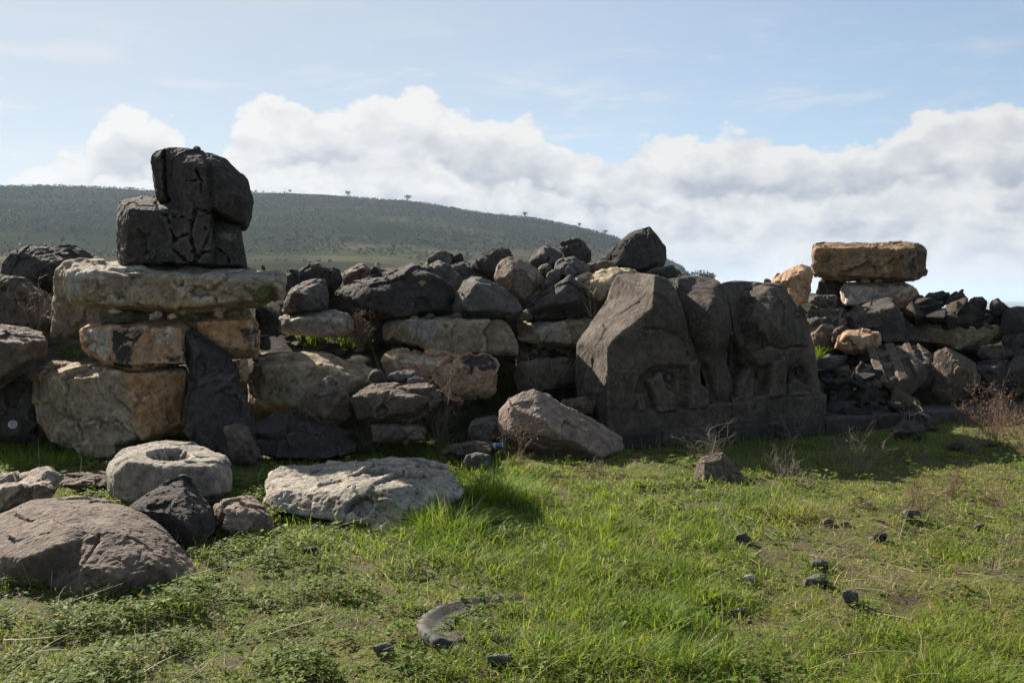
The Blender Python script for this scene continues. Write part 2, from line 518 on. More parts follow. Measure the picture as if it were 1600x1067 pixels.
# air: a closed box of thin haze round everything
hz = bmesh.new(); bmesh.ops.create_cube(hz, size=1.0)
for q in hz.verts:
    q.co = Vector((q.co.x * 29000, q.co.y * 29000, -27.5 if q.co.z < 0 else 132.0))
me = bpy.data.meshes.new('haze'); hz.to_mesh(me); hz.free()
mt_haze, t, o_ = new_mat('haze_air')
pv = t.node('ShaderNodeVolumePrincipled')
pv.inputs['Color'].default_value = HAZE_COLOR + (1,)
pv.inputs['Density'].default_value = HAZE_DENSITY
pv.inputs['Anisotropy'].default_value = HAZE_G
t.l.new(pv.outputs[0], o_.inputs['Volume'])
me.materials.append(mt_haze)
tag(link('haze', me), kind='stuff')
# ------------------------------------------------------------------ stones
SPEC = []
rng = random.Random(11)


def hull_mesh(bm, P3):
    vs = [bm.verts.new(p) for p in P3]
    r = bmesh.ops.convex_hull(bm, input=vs)
    bmesh.ops.delete(bm, geom=list({e for e in r['geom_interior'] + r['geom_unused'] if isinstance(e, bmesh.types.BMVert)}), context='VERTS')


def truncate(P3, amount, seed):
    """knock random corners off a hull so that its faces meet in small fracture planes"""
    bm = bmesh.new(); hull_mesh(bm, P3)
    r = random.Random(seed); out_ = []
    for v in bm.verts:
        if len(v.link_edges) and r.random() < 0.45:
            for e in v.link_edges:
                out_.append(tuple(v.co.lerp(e.other_vert(v).co, min(amount * r.uniform(.35, 1.0), .07 / max(e.calc_length(), .01) + .02))))
        else:
            out_.append(tuple(v.co))
    bm.free()
    return out_


def cloud(Y, out, near=None, th=None, back=0.86):
    """3D points of one boulder: silhouette at distance Y, nearer ridge points, and its far side"""
    O = pts_of(out) if isinstance(out, str) else out
    w = max(o[0] for o in O) - min(o[0] for o in O); hh = max(o[1] for o in O) - min(o[1] for o in O)
    m_ = min(w, hh) / F_PX * Y
    th = th if th is not None else 0.95 * m_
    cx = sum(o[0] for o in O) / len(O); cy = sum(o[1] for o in O) / len(O)
    pts3 = []
    for o in O:
        dy = o[2] if len(o) > 2 else 0.0
        pts3.append(P(o[0], o[1], Y + dy))
    if near is None:
        # an uneven top edge and an uneven foot: a sloping top face, a steep front, skewed to one side
        sk = rng.uniform(-.12, .12)
        for fx, fy, dn in ((-.30, -.16, .30), (.02, -.24, .36), (.31, -.10, .28), (-.33, .30, .26), (.05, .36, .32), (.30, .33, .24)):
            pts3.append(P(cx + (fx + sk + rng.uniform(-.09, .09)) * w, cy + (fy + rng.uniform(-.10, .10)) * hh, Y - m_ * (dn + rng.uniform(-.12, .08))))
    else:
        for o in (pts_of(near) if isinstance(near, str) else near):
            pts3.append(P(o[0], o[1], Y + o[2]))
    for o in O:
        dy = o[2] if len(o) > 2 else 0.0
        for kk, tt in ((back, 0.5), (0.55 * back, 1.0)):
            Yb = Y + max(dy, 0) + th * tt
            p = P(cx + (o[0] - cx) * kk, cy + (o[1] - cy) * kk, Yb)
            pts3.append((p[0], Yb, min(p[2], P(o[0], o[1], Y + dy)[2]) if o[1] > cy else p[2]))
    return pts3


def R(label, mat, Y, out=None, near=None, th=None, name='boulder', cat='boulder', group=None, hulls=None, patches=(), carve=None,
      rough=1.0, vox=1.0, parent=None, back=0.86, smooth=None, frac=1.0, solid=None):
    hs = []
    if out is not None:
        hs.append(cloud(Y, out, near, th, back))
    for h_ in (hulls or []):
        hs.append(h_ if isinstance(h_[0], tuple) and len(h_[0]) == 3 and not isinstance(h_[0][0], str) else cloud(*h_))
    SPEC.append(dict(label=label, mat=mat, Y=Y, hs=hs, name=name, cat=cat, group=group, patches=patches, carve=carve, rough=rough,
                     vox=vox, parent=parent, frac=frac, solid=solid, smooth=smooth if smooth is not None else 0))


FOOT = []            # footprints of what stands in the grass


def hull2(Q):
    Q = sorted(set(map(tuple, np.round(Q, 3))))
    def half(it):
        s = []
        for p in it:
            while len(s) > 1 and (s[-1][0] - s[-2][0]) * (p[1] - s[-2][1]) - (s[-1][1] - s[-2][1]) * (p[0] - s[-2][0]) <= 0:
                s.pop()
            s.append(p)
        return s
    a = half(Q); b = half(reversed(Q))
    return a[:-1] + b[:-1]


def finish_rocks():
    tmp = []
    for s in SPEC:
        bm = bmesh.new()
        for q_, h_ in enumerate(s['hs']):
            hull_mesh(bm, truncate(h_, .12, len(tmp) * 7 + q_))
        if s['solid']:
            vs = [bm.verts.new(q) for q in s['solid'][0]]
            for f in s['solid'][1]:
                bm.faces.new([vs[i] for i in f])
        bmesh.ops.recalc_face_normals(bm, faces=bm.faces)
        me = bpy.data.meshes.new('tmp'); bm.to_mesh(me); bm.free()
        o = link('tmp', me)
        md = o.modifiers.new('r', 'REMESH'); md.mode = 'VOXEL'; md.voxel_size = max(0.0055, s['Y'] * 0.00186) * s['vox']; md.adaptivity = 0
        sm = o.modifiers.new('s', 'SMOOTH'); sm.factor = 0.5; sm.iterations = s['smooth']
        tmp.append(o)
    dg = bpy.context.evaluated_depsgraph_get()
    for k, (s, o) in enumerate(zip(SPEC, tmp)):
        me = bpy.data.meshes.new_from_object(o.evaluated_get(dg))
        n = len(me.vertices)
        V = np.empty(n * 3, np.float32); me.vertices.foreach_get('co', V); V = V.reshape(-1, 3).astype(float)
        N = np.empty(n * 3, np.float32); me.vertex_normals.foreach_get('vector', N); N = N.reshape(-1, 3).astype(float)
        size = min(1.0, float(np.median(V.max(0) - V.min(0))))
        sd = k * 13.7
        A = V + sd
        hard = s['mat'] in ('bd', 'bb', 'bg', 'br', 'bc')
        d = (0.011 if hard else 0.018) * size * fbm(A / (0.45 * size + 0.05), 3)
        d += (0.0050 if hard else 0.009) * fbm(A / 0.10, 3)
        fsz = .13 + .20 * size
        d += s['frac'] * facets(A + .25 * fsz * np.stack([fbm(A / fsz, 2), fbm(A / fsz + 31, 2), fbm(A / fsz + 57, 2)], 1), fsz, k, .13 if hard else .12)
        if hard:
            d += s['frac'] * facets(A, .085, k + 3, .10)
        if s['Y'] < 11.5:
            d += 0.0045 * fbm(A / 0.03, 2)
        if not hard:
            d -= 0.010 * sst(fbm(A / 0.045 + 9, 2), 0.35, 0.8)  # solution pits of limestone
        V2 = V + N * (d * s['rough'])[:, None]
        if s['carve'] is not None:
            V2 = s['carve'](V2, N)
        ne = len(me.edges); E = np.empty(ne * 2, np.int32); me.edges.foreach_get('vertices', E); E = E.reshape(-1, 2)
        cnt = np.bincount(E.ravel(), minlength=n).astype(float)[:, None]; Ssm = V2.copy()
        for _ in range(7):
            acc = np.zeros_like(Ssm)
            for c_ in range(3):
                acc[:, c_] = np.bincount(E[:, 0], Ssm[E[:, 1], c_], n) + np.bincount(E[:, 1], Ssm[E[:, 0], c_], n)
            Ssm = .4 * Ssm + .6 * acc / np.maximum(cnt, 1)
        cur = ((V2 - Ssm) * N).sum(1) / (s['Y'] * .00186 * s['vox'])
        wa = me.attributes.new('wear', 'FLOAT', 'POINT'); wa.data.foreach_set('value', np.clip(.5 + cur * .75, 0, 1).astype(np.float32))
        px, py = proj(V2)
        for (key, poly, strength, soft) in s['patches']:
            q = poly_sdf(px, py, pts_of(poly))
            q = q + 7 * fbm(V / 0.12 + 3, 3)
            val = strength * sst(-q, -soft, soft)
            at = me.attributes.get(key) or me.attributes.new(key, 'FLOAT', 'POINT')
            old = np.zeros(n, np.float32); at.data.foreach_get('value', old)
            at.data.foreach_set('value', np.maximum(old, val).astype(np.float32))
        c = V2.mean(0); c[2] = V2[:, 2].min()
        if s['parent'] is not None:
            c = np.array(s['parent'].location)
        me.vertices.foreach_set('co', (V2 - c).astype(np.float32).ravel())
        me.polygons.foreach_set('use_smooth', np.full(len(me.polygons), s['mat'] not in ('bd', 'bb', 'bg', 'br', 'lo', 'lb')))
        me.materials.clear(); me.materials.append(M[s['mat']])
        me.name = s['name']; me.update()
        ob = link(s['name'], me, s['parent'])
        if s['parent'] is None:
            ob.location = c
            tag(ob, s['label'], s['cat'], s['group'])
        elif s['label']:
            ob['label'] = s['label']
        lo = V2[(V2[:, 2] < 0.22)]
        if len(lo) > 20 and V2[:, 1].min() < 11.5:
            FOOT.append(hull2(lo[::5, :2]))
    for o in tmp:
        m_ = o.data; bpy.data.objects.remove(o); bpy.data.meshes.remove(m_)


def thing(name, label, cat, loc, group=None):
    o = link(name, None); o.location = loc
    return tag(o, label, cat, group)


# ---------------- stack of limestone blocks with the dark carved stone on top (depth about 10 m)
R('long grey limestone slab laid flat on smaller blocks, carrying the tall dark carving', 'lm', 10.15,
  '103,462 104,425 116,411,.25 180,408,.7 262,409,.7 330,415,.7 420,424,.6 440,430,.3 447,440 444,464 420,476 400,481 290,489 200,486 152,481 108,474',
  near='112,430,-.12 112,464,-.14 160,428,-.22 150,470,-.24 290,434,-.22 290,476,-.25 400,438,-.22 395,470,-.25 435,448,-.12', th=0.9,
  name='limestone_slab', cat='stone slab', rough=1.3, patches=[('moss', '380,450 425,440 432,470 400,476', 1, 8), ('pale', '104,412 200,405 440,425 440,436 200,428 130,440 112,475 100,470', .9, 7), ('orange', '240,470 330,462 330,486 240,489', .45, 8)])  # pale strip paints sunlight along the slab's top rim
R('upright pale limestone block wedged behind the end of the long grey slab', 'lm', 11.0,
  '80,527 83,470 89,421 100,407 128,401 149,402 154,412 152,450 168,520 150,530', th=0.7, name='limestone_block', cat='stone block')
R('tan limestone block with a black vertical stain, second course under the long grey slab', 'lo', 10.1,
  '127,517 134,509,.15 146,505,.3 205,505,.4 282,500,.4 296,512,.2 296,570 270,573 204,578 163,571 132,548',
  near='130,524,-.08 136,545,-.12 170,512,-.25 172,566,-.28 205,514,-.30 206,571,-.32 285,512,-.18 285,566,-.2', th=0.9,
  name='limestone_block', cat='stone block', rough=1.1,
  patches=[('stain_shade', '175,512 205,508 222,510 212,545 205,577 180,575 174,545', 1, 7), ('pale', '128,512 172,510 176,545 172,568 135,548', .6, 7), ('pale', '232,512 280,508 275,545 246,540', .55, 7), ('stain_shade', '262,560 296,548 296,572 262,573', .9, 5)])
R('orange limestone block under the slab end, beside the leaning dark stone', 'lo', 10.35,
  '290,502 330,496,.2 392,490,.2 404,512 406,550 402,558 368,562 345,545 300,538', near='310,505,-.18 350,502,-.2 390,500,-.18 396,545,-.15 352,540,-.2', th=0.8,
  name='limestone_block', cat='stone block', patches=[('stain_shade', '372,512 402,505 405,545 385,548', .7, 8), ('orange', '300,500 390,492 390,520 330,530', .8, 8)])
R('small reddish stone tucked under the orange block beside the leaning dark stone', 'lo', 10.3, '362,562 386,561 388,585 384,602 366,600', th=0.5,
  name='stone', cat='stone', patches=[('orange', '360,560 390,560 390,604 360,604', 1, 6)])
R('big squared limestone block, half grey and half orange, at the foot of the stack', 'lm', 10.0,
  '52,580,.5 62,572,.6 84,566,.6 190,574,.5 292,572,.45 298,611,.3 295,668,.3 250,684,.15 208,694,0 160,706,.0 112,699,.1 78,690,.25 58,656,.4',
  near='78,592,.1 92,672,.05 122,590,-.12 130,690,-.14 190,582,-.16 200,690,-.2 214,584,-.14 222,684,-.16 285,582,.1 285,664,.12', th=1.1,
  name='limestone_block', cat='stone block', rough=1.3,
  patches=[('orange', '190,580 292,580 292,668 215,690 204,640 196,600', 1.0, 8), ('stain_shade', '100,600 140,590 165,640 150,685 110,690 95,650', .35, 14)])
R('broken limestone piece at the foot of the half grey, half orange block', 'lm', 9.75, '112,694 135,686 180,690 172,706 160,716 130,712', th=0.4, name='stone', cat='stone')
R('tall dark basalt slab leaning against the limestone stack', 'bd', 9.75, hulls=[
    cloud(9.85, '278,506,.45 308,516,.4 336,529,.4 359,556,.35 371,583,.28 378,612,.2 356,640,.0 300,625,.05 297,606,.1 288,568,.25', '303,540,.12 330,560,.1 312,600,-.08 350,615,-.06', .4, .94),
    cloud(9.72, '299,604,.12 345,590,.05 372,586,.25 379,612,.2 389,655,.05 404,704,-.12 402,724,-.2 364,734,-.22 318,716,-.1 292,684,0 291,634,.1', '316,640,-.14 318,690,-.24 352,640,-.2 360,715,-.34 385,690,-.2', .45, .94)], name='basalt_slab', cat='stone slab', rough=1.1)
R('brown stub of stone at the foot of the leaning dark slab', 'bb', 9.4, '352,668 372,662 388,668 398,690 407,716 402,727 372,728 358,700', th=0.4, name='stone', cat='stone')
for lab, mt_, Y, o_, in (
        ('flat brown stone wedged between the long slab and the stained block', 'bb', 10.1, '153,489 180,484 209,487 211,502 190,506 158,504'),
        ('round pale pebble wedged under the middle of the long slab', 'lw', 9.95, '231,492 236,487 248,486 256,491 254,498 240,500 233,498'),
        ('yellowish pebble next to the round pale one under the long slab', 'lo', 9.95, '259,494 266,488 275,489 277,497 268,500 260,499'),
        ('thin tan chip wedged under the long slab above the flat brown stone', 'lm', 9.98, '164,485 178,482 194,485 188,490 170,490'),
        ('small tan pebble wedged above the orange block', 'lo', 10.05, '334,488 342,485 350,488 347,496 337,496'),
        ('tiny pointed dark stone standing on the end of the long slab', 'bd', 10.3, '407,419 410,411 412,412 417,422 411,424')):
    R(lab, mt_, Y, o_, name='pebble', cat='pebble', group='small stones wedged into the limestone stack')


R('shadowed packing stone in the gap behind the pebbles, under the long grey slab', 'lm', 10.55, '160,515 166,480 300,478 392,482 392,515 280,530', '200,490,-.1 350,490,-.1', th=.7, name='limestone_block', cat='stone block')
# the tall carved stone: two broken pieces of one statue, with open cracks
def crack_statue(V, N):
    px, py = proj(V)
    lines = [[(242, 318), (252, 335), (263, 338), (284, 339), (302, 347), (312, 352), (322, 358)], [(262, 338), (266, 355), (271, 370), (270, 380), (267, 385), (275, 395), (290, 407), (300, 413)],
             [(304, 327), (303, 340), (299, 355), (298, 375), (303, 390), (306, 400), (301, 412)], [(303, 327), (320, 330), (333, 332)], [(331, 332), (330, 350), (325, 370), (318, 385), (311, 400), (305, 412)],
             [(270, 378), (284, 368), (298, 366)], [(298, 394), (315, 395), (331, 392)], [(331, 385), (345, 392), (355, 402), (358, 412)], [(305, 262), (309, 275), (315, 282), (313, 300)],
             [(290, 281), (305, 282)], [(255, 236), (257, 270), (257, 300), (264, 313)]]
    d = np.zeros(len(V))
    wob = 2.2 * fbm(V / 0.07, 3)
    for i, l in enumerate(lines):
        w = 1.9 if i in (2, 10) else (0.5 + .4 * (i % 3))
        d = np.maximum(d, (0.16 if i == 10 else 0.075) * sst(-(line_dist(px, py, l) + wob), -w - 0.9, -w * 0.3))
    # hollow eye of the lower block and the square recess on its face
    q = poly_sdf(px, py, [(197, 368), (215, 361), (230, 366), (232, 399), (222, 400), (196, 404)]) + 2 * wob
    d = np.maximum(d, 0.07 * sst(-q, -3, 5) * sst(px, 190, 228))
    f = sst(-N[:, 1], -0.15, 0.25)
    V = V.copy(); V[:, 1] += d * f
    return V


st = thing('carved_statue_fragment', 'tall cracked dark basalt carving, its upper piece curving forward, standing on the long limestone slab', 'carved stone', P(286, 416, 10.6))
R(None, 'bd', 10.5, hulls=[
    cloud(10.52, '237,246 243,238 256,234 264,233 266,314 252,314 246,309 243,290 245,278 240,268 236,252', '250,246,-.12 254,306,-.08', .6, .92),
    cloud(10.5, '256,235 263,231 276,232 300,235 316,240 333,255 333,332 300,346 292,322 262,316', '266,242,-.02 270,312,.02 285,256,-.26 291,322,-.26 318,258,-.30 331,330,-.30 302,340,-.3', .75, .95),
    cloud(10.5, '303,238 330,240 350,247 362,258 372,272 384,281 390,298 395,316 393,335 386,354 372,348 352,340 334,331 322,300', '340,262,-.26 338,330,-.30 366,300,-.36 384,312,-.2 384,348,-.12 360,338,-.30', .7, .92),
    cloud(10.55, '303,238 305,231 308,231 313,237 322,242 314,248', None, .2)], frac=.55, name='upper_piece', parent=st, vox=.8, carve=crack_statue, rough=.9, patches=[('orange', '345,300 390,310 388,350 345,338', .2, 8), ('pale', '270,250 288,262 292,318 272,312', .2, 8)])
R(None, 'bd', 10.5, hulls=[cloud(10.5, '186,318,.15 194,312,.4 230,307,.5 246,309,.4 262,318 272,345 272,412 184,414 184,350', '203,326,-.22 194,414,-.22 262,330,-.22 268,410,-.25', 0.85, 0.95),
                           cloud(10.5, '243,322 262,316 300,322 334,332 336,352 336,416 264,414 262,340', '250,326,-.25 300,332,-.30 330,336,-.28 328,412,-.28 275,412,-.27', 0.8, 0.95),
                           cloud(10.55, '325,344 352,346 374,354 378,372 383,396 387,418 330,418', '338,352,-.16 366,362,-.14 372,414,-.18 338,414,-.2', 0.7, 0.95), cloud(10.75, '300,330 335,324 378,338 376,360 320,360', None, .5)],
  frac=.4, name='lower_piece', parent=st, vox=.8, carve=crack_statue, patches=[('pale', '328,360 372,362 372,374 328,376', .42, 7), ('pale', '286,372 300,370 300,400 288,402', .35, 5), ('orange', '196,366 230,364 230,398 196,400', .22, 8)], cat=None)

# ---------------- beside and behind the stack
R('large dark basalt boulder with a hollowed crest on the skyline behind the limestone stack', 'bd', 13.2, '0,440 2,412 17,397 41,387 60,393 74,391 99,384 118,385 133,389 150,402 156,420 130,452 60,462 5,462',
  near='45,398,-.2 75,412,-.45 40,440,-.35 110,400,-.25 125,430,-.3', th=0.9, group='boulders behind the limestone stack')
R('brown basalt boulder with a sloping top at the edge of the ruin', 'bb', 11.9, '-40,520 -30,430 0,427 43,440 70,458 86,470 86,506 70,520 0,522', th=0.8, group='boulders behind the limestone stack')
R('squared dark brown basalt block with a lit flat top at the ruin edge', 'bb', 10.15, '-60,525,.3 -30,506,.5 0,506,.5 40,511,.45 68,518,.3 73,532 71,552 30,582 0,606 -60,620', near='-30,530,-.2 40,538,-.25 45,560,-.25 -10,596,-.25', th=0.8, name='basalt_block', cat='stone block')
R('dark boulder in the shade beneath the squared brown basalt block', 'bd', 10.6, '-40,610 0,590 30,584 52,600 60,650 55,690 0,690 -40,690', th=0.6)
R('dark stone jammed under the end of the long limestone slab beside the grass ledge', 'bd', 11.0, '398,482 408,478 424,481 436,494 439,510 436,524 402,530', th=0.6, name='stone', cat='stone')
R('small dark stone below the jammed dark stone, at the edge of the orange block', 'bd', 10.8, '405,524 420,522 424,536 418,548 404,546', th=0.3, name='stone', cat='stone')

# ---------------- courses in the middle
LC = 'limestone blocks of the ruined courses'
R('grey limestone block with a pale rim, upper course behind the grass ledge', 'lg', 11.5, '433,514 435,493,.15 470,495,.3 484,507,.1 496,491,.2 520,486,.3 540,486,.3 554,500,.15 552,516 530,526 487,526 444,522', th=0.7, name='limestone_block', cat='stone block', group=LC)
R('wide dark weathered limestone block in the lowest course beside the leaning slab', 'lm', 10.75, '388,585 392,566 409,551,.3 460,551,.4 510,553,.35 560,566,.3 582,580,.2 584,600 560,622 520,640 450,646 392,640',
  near='410,572,-.18 402,630,-.18 500,570,-.24 500,630,-.28 560,590,-.15', th=0.9, name='limestone_block', cat='stone block', group=LC, patches=[('stain_shade', '388,560 584,575 584,646 388,646', .38, 14)])
R('pointed olive-brown boulder standing before the wide dark limestone block', 'bb', 10.05, '467,640 474,618 490,602 508,588 518,586 527,590 541,608 551,634 548,652 528,664 500,664 475,652', th=0.5, patches=[('moss', '500,590 530,590 540,620 510,620', .35, 12)])
R('flat-topped brown boulder with mossy shoulder, between the pointed boulder and the thorny twigs', 'bb', 9.9, '546,622 560,608 583,601,.15 630,601,.25 678,603,.25 690,611,.1 688,624 672,638 640,658 600,662 558,654', near='575,615,-.22 640,620,-.25 590,648,-.25 640,645,-.22', th=0.7, patches=[('moss', '552,612 610,604 620,622 560,630', .5, 10)])
R('lone thin flat dark stone below the flat-topped brown boulder', 'bb', 9.7, '575,662 640,664,.2 662,668,.2 664,684 640,692 582,690', th=0.5, name='stone', cat='stone')
R('dark cube-like stone perched above the pointed boulder', 'bd', 10.35, '577,588 583,579 596,578 606,597 603,606 584,606', th=0.35, name='stone', cat='stone', group='small stones lying on the lower course')
R('thin flat grey stone lying on the lower course', 'bg', 10.4, '603,590 618,580,.2 640,577,.2 652,579,.15 646,590 632,598 612,598', th=0.3, name='stone', cat='stone', group='small stones lying on the lower course')
R('small pale-edged grey stone beside the thin flat grey one', 'bg', 10.3, '635,604 636,593 646,587 660,589 670,599 666,606', th=0.3, name='stone', cat='stone', group='small stones lying on the lower course')
R('orange-stained limestone block under the corner of the bright-edged slab', 'lo', 11.05, '598,560 606,552,.2 640,550,.3 700,556,.3 764,552,.2 777,570 777,590 768,612 742,628 714,630 680,618 640,602 604,590',
  near='618,562,-.12 690,572,-.26 740,570,-.25 715,620,-.24 750,605,-.2 650,590,-.2', th=0.9, name='limestone_block', cat='stone block', group=LC, rough=1.5, patches=[('stain_shade', '720,556 776,554 776,580 745,575 735,595 728,575', .9, 6), ('pale', '600,552 690,554 690,572 610,575', .5, 8), ('stain_shade', '660,585 760,610 740,630 680,622', .25, 14)])
R('long limestone slab with one brightly lit corner, upper course under the basalt heap', 'lm', 11.35, '600,530,.35 598,512,.4 606,500,.5 690,497,.6 786,497,.6 800,520 808,537 807,552 760,556 690,553 668,546 640,536',
  near='690,503,-.15 684,551,-.18 784,503,-.05 796,546,-.1 642,502,.12', th=0.9, name='limestone_slab', cat='stone slab', group=LC, patches=[('pale', '600,497 786,494 786,501 680,503 680,540 640,520', .6, 4)])  # pale patch paints sunlight on the top edge and the lit side
R('shorter limestone slab butting against the carved lion block, upper course', 'lm', 11.9, '807,530 806,505,.3 860,497,.5 930,495,.5 934,520 930,540 880,545 812,533', near='875,503,-.1 874,534,-.14 925,502,-.1 922,538,-.1', th=0.8, name='limestone_slab', cat='stone slab', group=LC, patches=[('pale', '806,500 925,494 925,502 873,504 873,532 830,515', .5, 5)])  # sunlit top edge and side face painted pale into the colour
R('dark recessed block under the shorter limestone slab', 'lm', 12.2, '806,536 905,536 908,575 806,575', th=0.5, name='limestone_block', cat='stone block', group=LC, patches=[('stain_shade', '800,530 910,530 910,580 800,580', .6, 10)])  # darkness of the recess painted into the whole block
R('rounded brown block in the gap beside the carved lion block, lower course', 'bb', 11.6, '800,575 842,560 880,558 912,566 914,598 880,606 810,610', th=0.7, name='limestone_block', cat='stone block', group=LC)
R('black basalt slab strewn with pale chips at the foot of the ruin', 'bd', 9.75, '397,690,-.1 396,664,.1 424,646,.35 470,644,.45 497,645,.45 509,663,.3 545,678,.15 558,690,.0 556,706,-.15 511,716,-.3 430,716,-.3 402,708,-.2', near='430,690,-.2 500,690,-.2', th=0.4, name='basalt_slab', cat='stone slab')

# ---------------- basalt heap on the terrace
BH = 'basalt boulders heaped on the terrace'
def B(lab, mt_, Y, out, near=None, th=None, **k):
    R(lab, mt_, Y, out, near, th, group=BH, **k)
B('angular grey boulder with lit edge sitting on the grey limestone block behind the grass ledge', 'bg', 11.75, '441,488 447,464 456,450 464,445 488,437 510,436 514,458 512,480 505,489 460,492', near='462,456,-.22 476,462,-.28 490,447,-.2 470,484,-.25 498,480,-.22', th=0.6)
B('broad low basalt boulder with a long sloping lit top, biggest of the heap', 'bd', 11.9, '518,456 528,448,.1 560,440,.25 600,428,.4 641,414,.45 650,413,.4 670,417,.3 690,430,.2 710,447 712,460 706,488 660,500 620,504 574,502 540,478',
  near='538,462,-.12 600,450,-.18 645,424,-.1 668,428,-.15 560,470,-.3 620,496,-.34 690,480,-.25', th=0.9, patches=[('orange', '653,432 664,434 662,448 655,444', 1, 3)])
B('lozenge-shaped grey basalt block with one smooth bright facet', 'bg', 11.75, '706,482 712,462 722,438 737,430 752,433 790,452 814,476 816,482 801,499 760,500 708,490', near='745,443,-.30 720,474,-.25 735,485,-.30 800,488,-.2', th=0.8, rough=.6)
B('dark pointed basalt block in the shade between the lozenge block and the carved lion block', 'bd', 12.0, '812,490 830,474 853,464 876,444 891,428 902,440 913,457 920,482 910,496 850,500 816,499', near='888,440,-.1 855,474,-.25 900,470,-.25', th=0.7)
B('brown basalt boulder with a split lit face leaning on the lozenge block', 'br', 12.4, '771,436 776,415 783,404 796,400 820,408 842,420 852,435 860,452 850,466 820,484 800,460', near='800,418,-.25 790,432,-.22 836,434,-.25 824,470,-.2', th=0.7)
B('dark brown boulder with a slanted top on the skyline above the split-faced one', 'bd', 13.0, '736,418 744,402 752,394 783,385 795,391 800,402 788,420 778,436 760,436', near='757,402,-.15 790,396,-.1 770,424,-.25', th=0.6, patches=[('orange', '738,384 800,384 800,436 738,436', .16, 8)])
B('small rough grey stone peeping over the heap beyond the broad low boulder', 'bg', 13.7, '661,416 668,404 680,395 696,391 703,404 706,418 680,422', th=0.5)
B('pale grey boulder behind the shoulder of the broad low boulder', 'bg', 12.7, '664,424 672,413 682,406 700,413 716,428 726,440 716,462 700,450', th=0.6)
B('low mottled grey boulder between the lozenge block and the slanted dark one', 'bg', 13.2, '698,420 706,412 730,409 746,418 764,432 770,446 740,440 722,434', th=0.7)
B('dark slab-like boulder in the shade behind the angular grey boulder', 'bd', 12.9, '462,440 468,422 482,414 492,411 512,417 530,422 538,438 528,452 508,452', th=0.6)
B('brown boulder with one lit face and a dark tail, behind the broad low boulder', 'br', 12.8, '534,444 537,426 552,416 568,410 578,420 580,432 560,446', near='552,424,-.2 570,418,-.18', th=0.6)
B('dark wedge of basalt trailing behind the lit brown boulder', 'bd', 13.2, '572,430 578,416 592,418 607,424 612,434 590,440', th=0.5)
B('dark boulder squeezed beside the tip of the long limestone slab', 'bd', 12.5, '438,452 444,426 455,418 466,424 468,448 456,466 444,470', th=0.6)
B('rounded grey boulder with a bright flank, near the top of the heap', 'bg', 13.1, '822,412 830,399 840,391 855,386 868,389 880,398 878,412 862,424 842,430', near='850,398,-.2 862,410,-.22', th=0.7)
B('small grey block tucked under the bright-flanked rounded boulder', 'bg', 12.7, '840,420 848,414 860,410 866,420 862,434 848,436', th=0.4)
B('dark knobbly boulder on top of the heap', 'bd', 13.7, '873,388 882,375 896,372 910,375 917,382 924,398 922,409 900,410 884,402', th=0.6, rough=1.6)
B('faceted grey-brown boulder with a pale lit shard face, middle of the heap', 'bg', 12.6, '862,430 868,412 874,405 898,401 912,411 920,420 922,432 900,436 880,444', near='884,412,-.18 900,416,-.25 890,434,-.2', th=0.6)
B('long upright basalt shard leaning at the edge of the dark pointed block', 'bg', 12.25, '846,452 852,436 862,425 872,420 874,430 862,452 852,458', th=0.4)
B('large tawny limestone boulder partly behind the carved lion block', 'lm', 12.3, '900,442 906,434 939,424 960,420 985,417 1000,427 1002,470 960,482 930,474 908,462', near='925,440,-.2 950,446,-.3 980,430,-.2 940,468,-.25', th=0.8, rough=1.4)
B('flat rust-brown stone capping the heap beside the great peaked boulder', 'bb', 12.9, '916,414 940,409 962,411 966,422 940,430 918,430', th=0.6, patches=[('moss', '930,408 966,408 966,428 930,428', .5, 6)])
B('great dark peaked basalt boulder, highest of the heap', 'bd', 13.5, '934,412 950,394 968,378 984,364 1000,360 1016,353 1024,362 1037,382 1041,407 1030,426 997,430 956,420', near='994,364,-.1 962,414,-.2 1015,366,-.18 1000,420,-.35 1028,410,-.28', th=0.9, rough=.7, patches=[('pale', '975,384 1000,398 995,410 968,396', .12, 8)])
B('thin dark stone lying flat beside the great peaked boulder', 'bd', 13.1, '1008,428 1030,421 1048,415 1058,418 1064,430 1040,434', th=0.5)
B('broken dark boulder hidden in the shade behind the dark pointed block', 'bd', 12.6, '800,470 820,450 850,440 870,440 880,470 840,490', th=0.6)
for lab, o_, Y in (('small brown chip on the end of the long bright-cornered slab', '700,493 712,488 722,492 718,500 702,500', 11.5), ('tiny grey chip on the long bright-cornered slab', '664,494 672,489 680,492 678,499 666,499', 11.6),
                   ('brown rounded stone on the shorter limestone slab', '806,499 814,489 828,487 834,493 832,500 812,502', 11.9), ('flat chip in front of the broad low boulder', '636,498 644,493 655,495 652,502 638,502', 11.5)):
    R(lab, 'bb', Y, o_, name='stone_chip', cat='stone', group='small stones lying on the upper course')
# ---------------- carved orthostats: a facade that recedes at 27 degrees
U = np.array([0.889, 0.459, 0.0]); NI = np.array([-0.459, 0.889, 0.0]); F0 = np.array([1.04, 10.35, 0.0])


def PF(px, py, off=0.0):
    """point of the facade plane (moved inward by off) under a pixel of the photograph"""
    x, z = ray(px, py)
    d = np.array([float(x), 1.0, float(z)])
    o = F0 + NI * off
    t = (o @ NI) / (d @ NI)
    return (d[0] * t, t, CAM_Z + d[2] * t)


def fac(front, th=0.68, off=0.0, bk=()):
    """points of a block: front outline on the facade plane, same outline pushed in by th"""
    fr = pts_of(front)
    pts3 = [PF(q[0], q[1], off + (q[2] if len(q) > 2 else 0)) for q in fr]
    pts3 += [tuple(np.array(PF(q[0], q[1], off)) + NI * th) for q in fr]
    return pts3


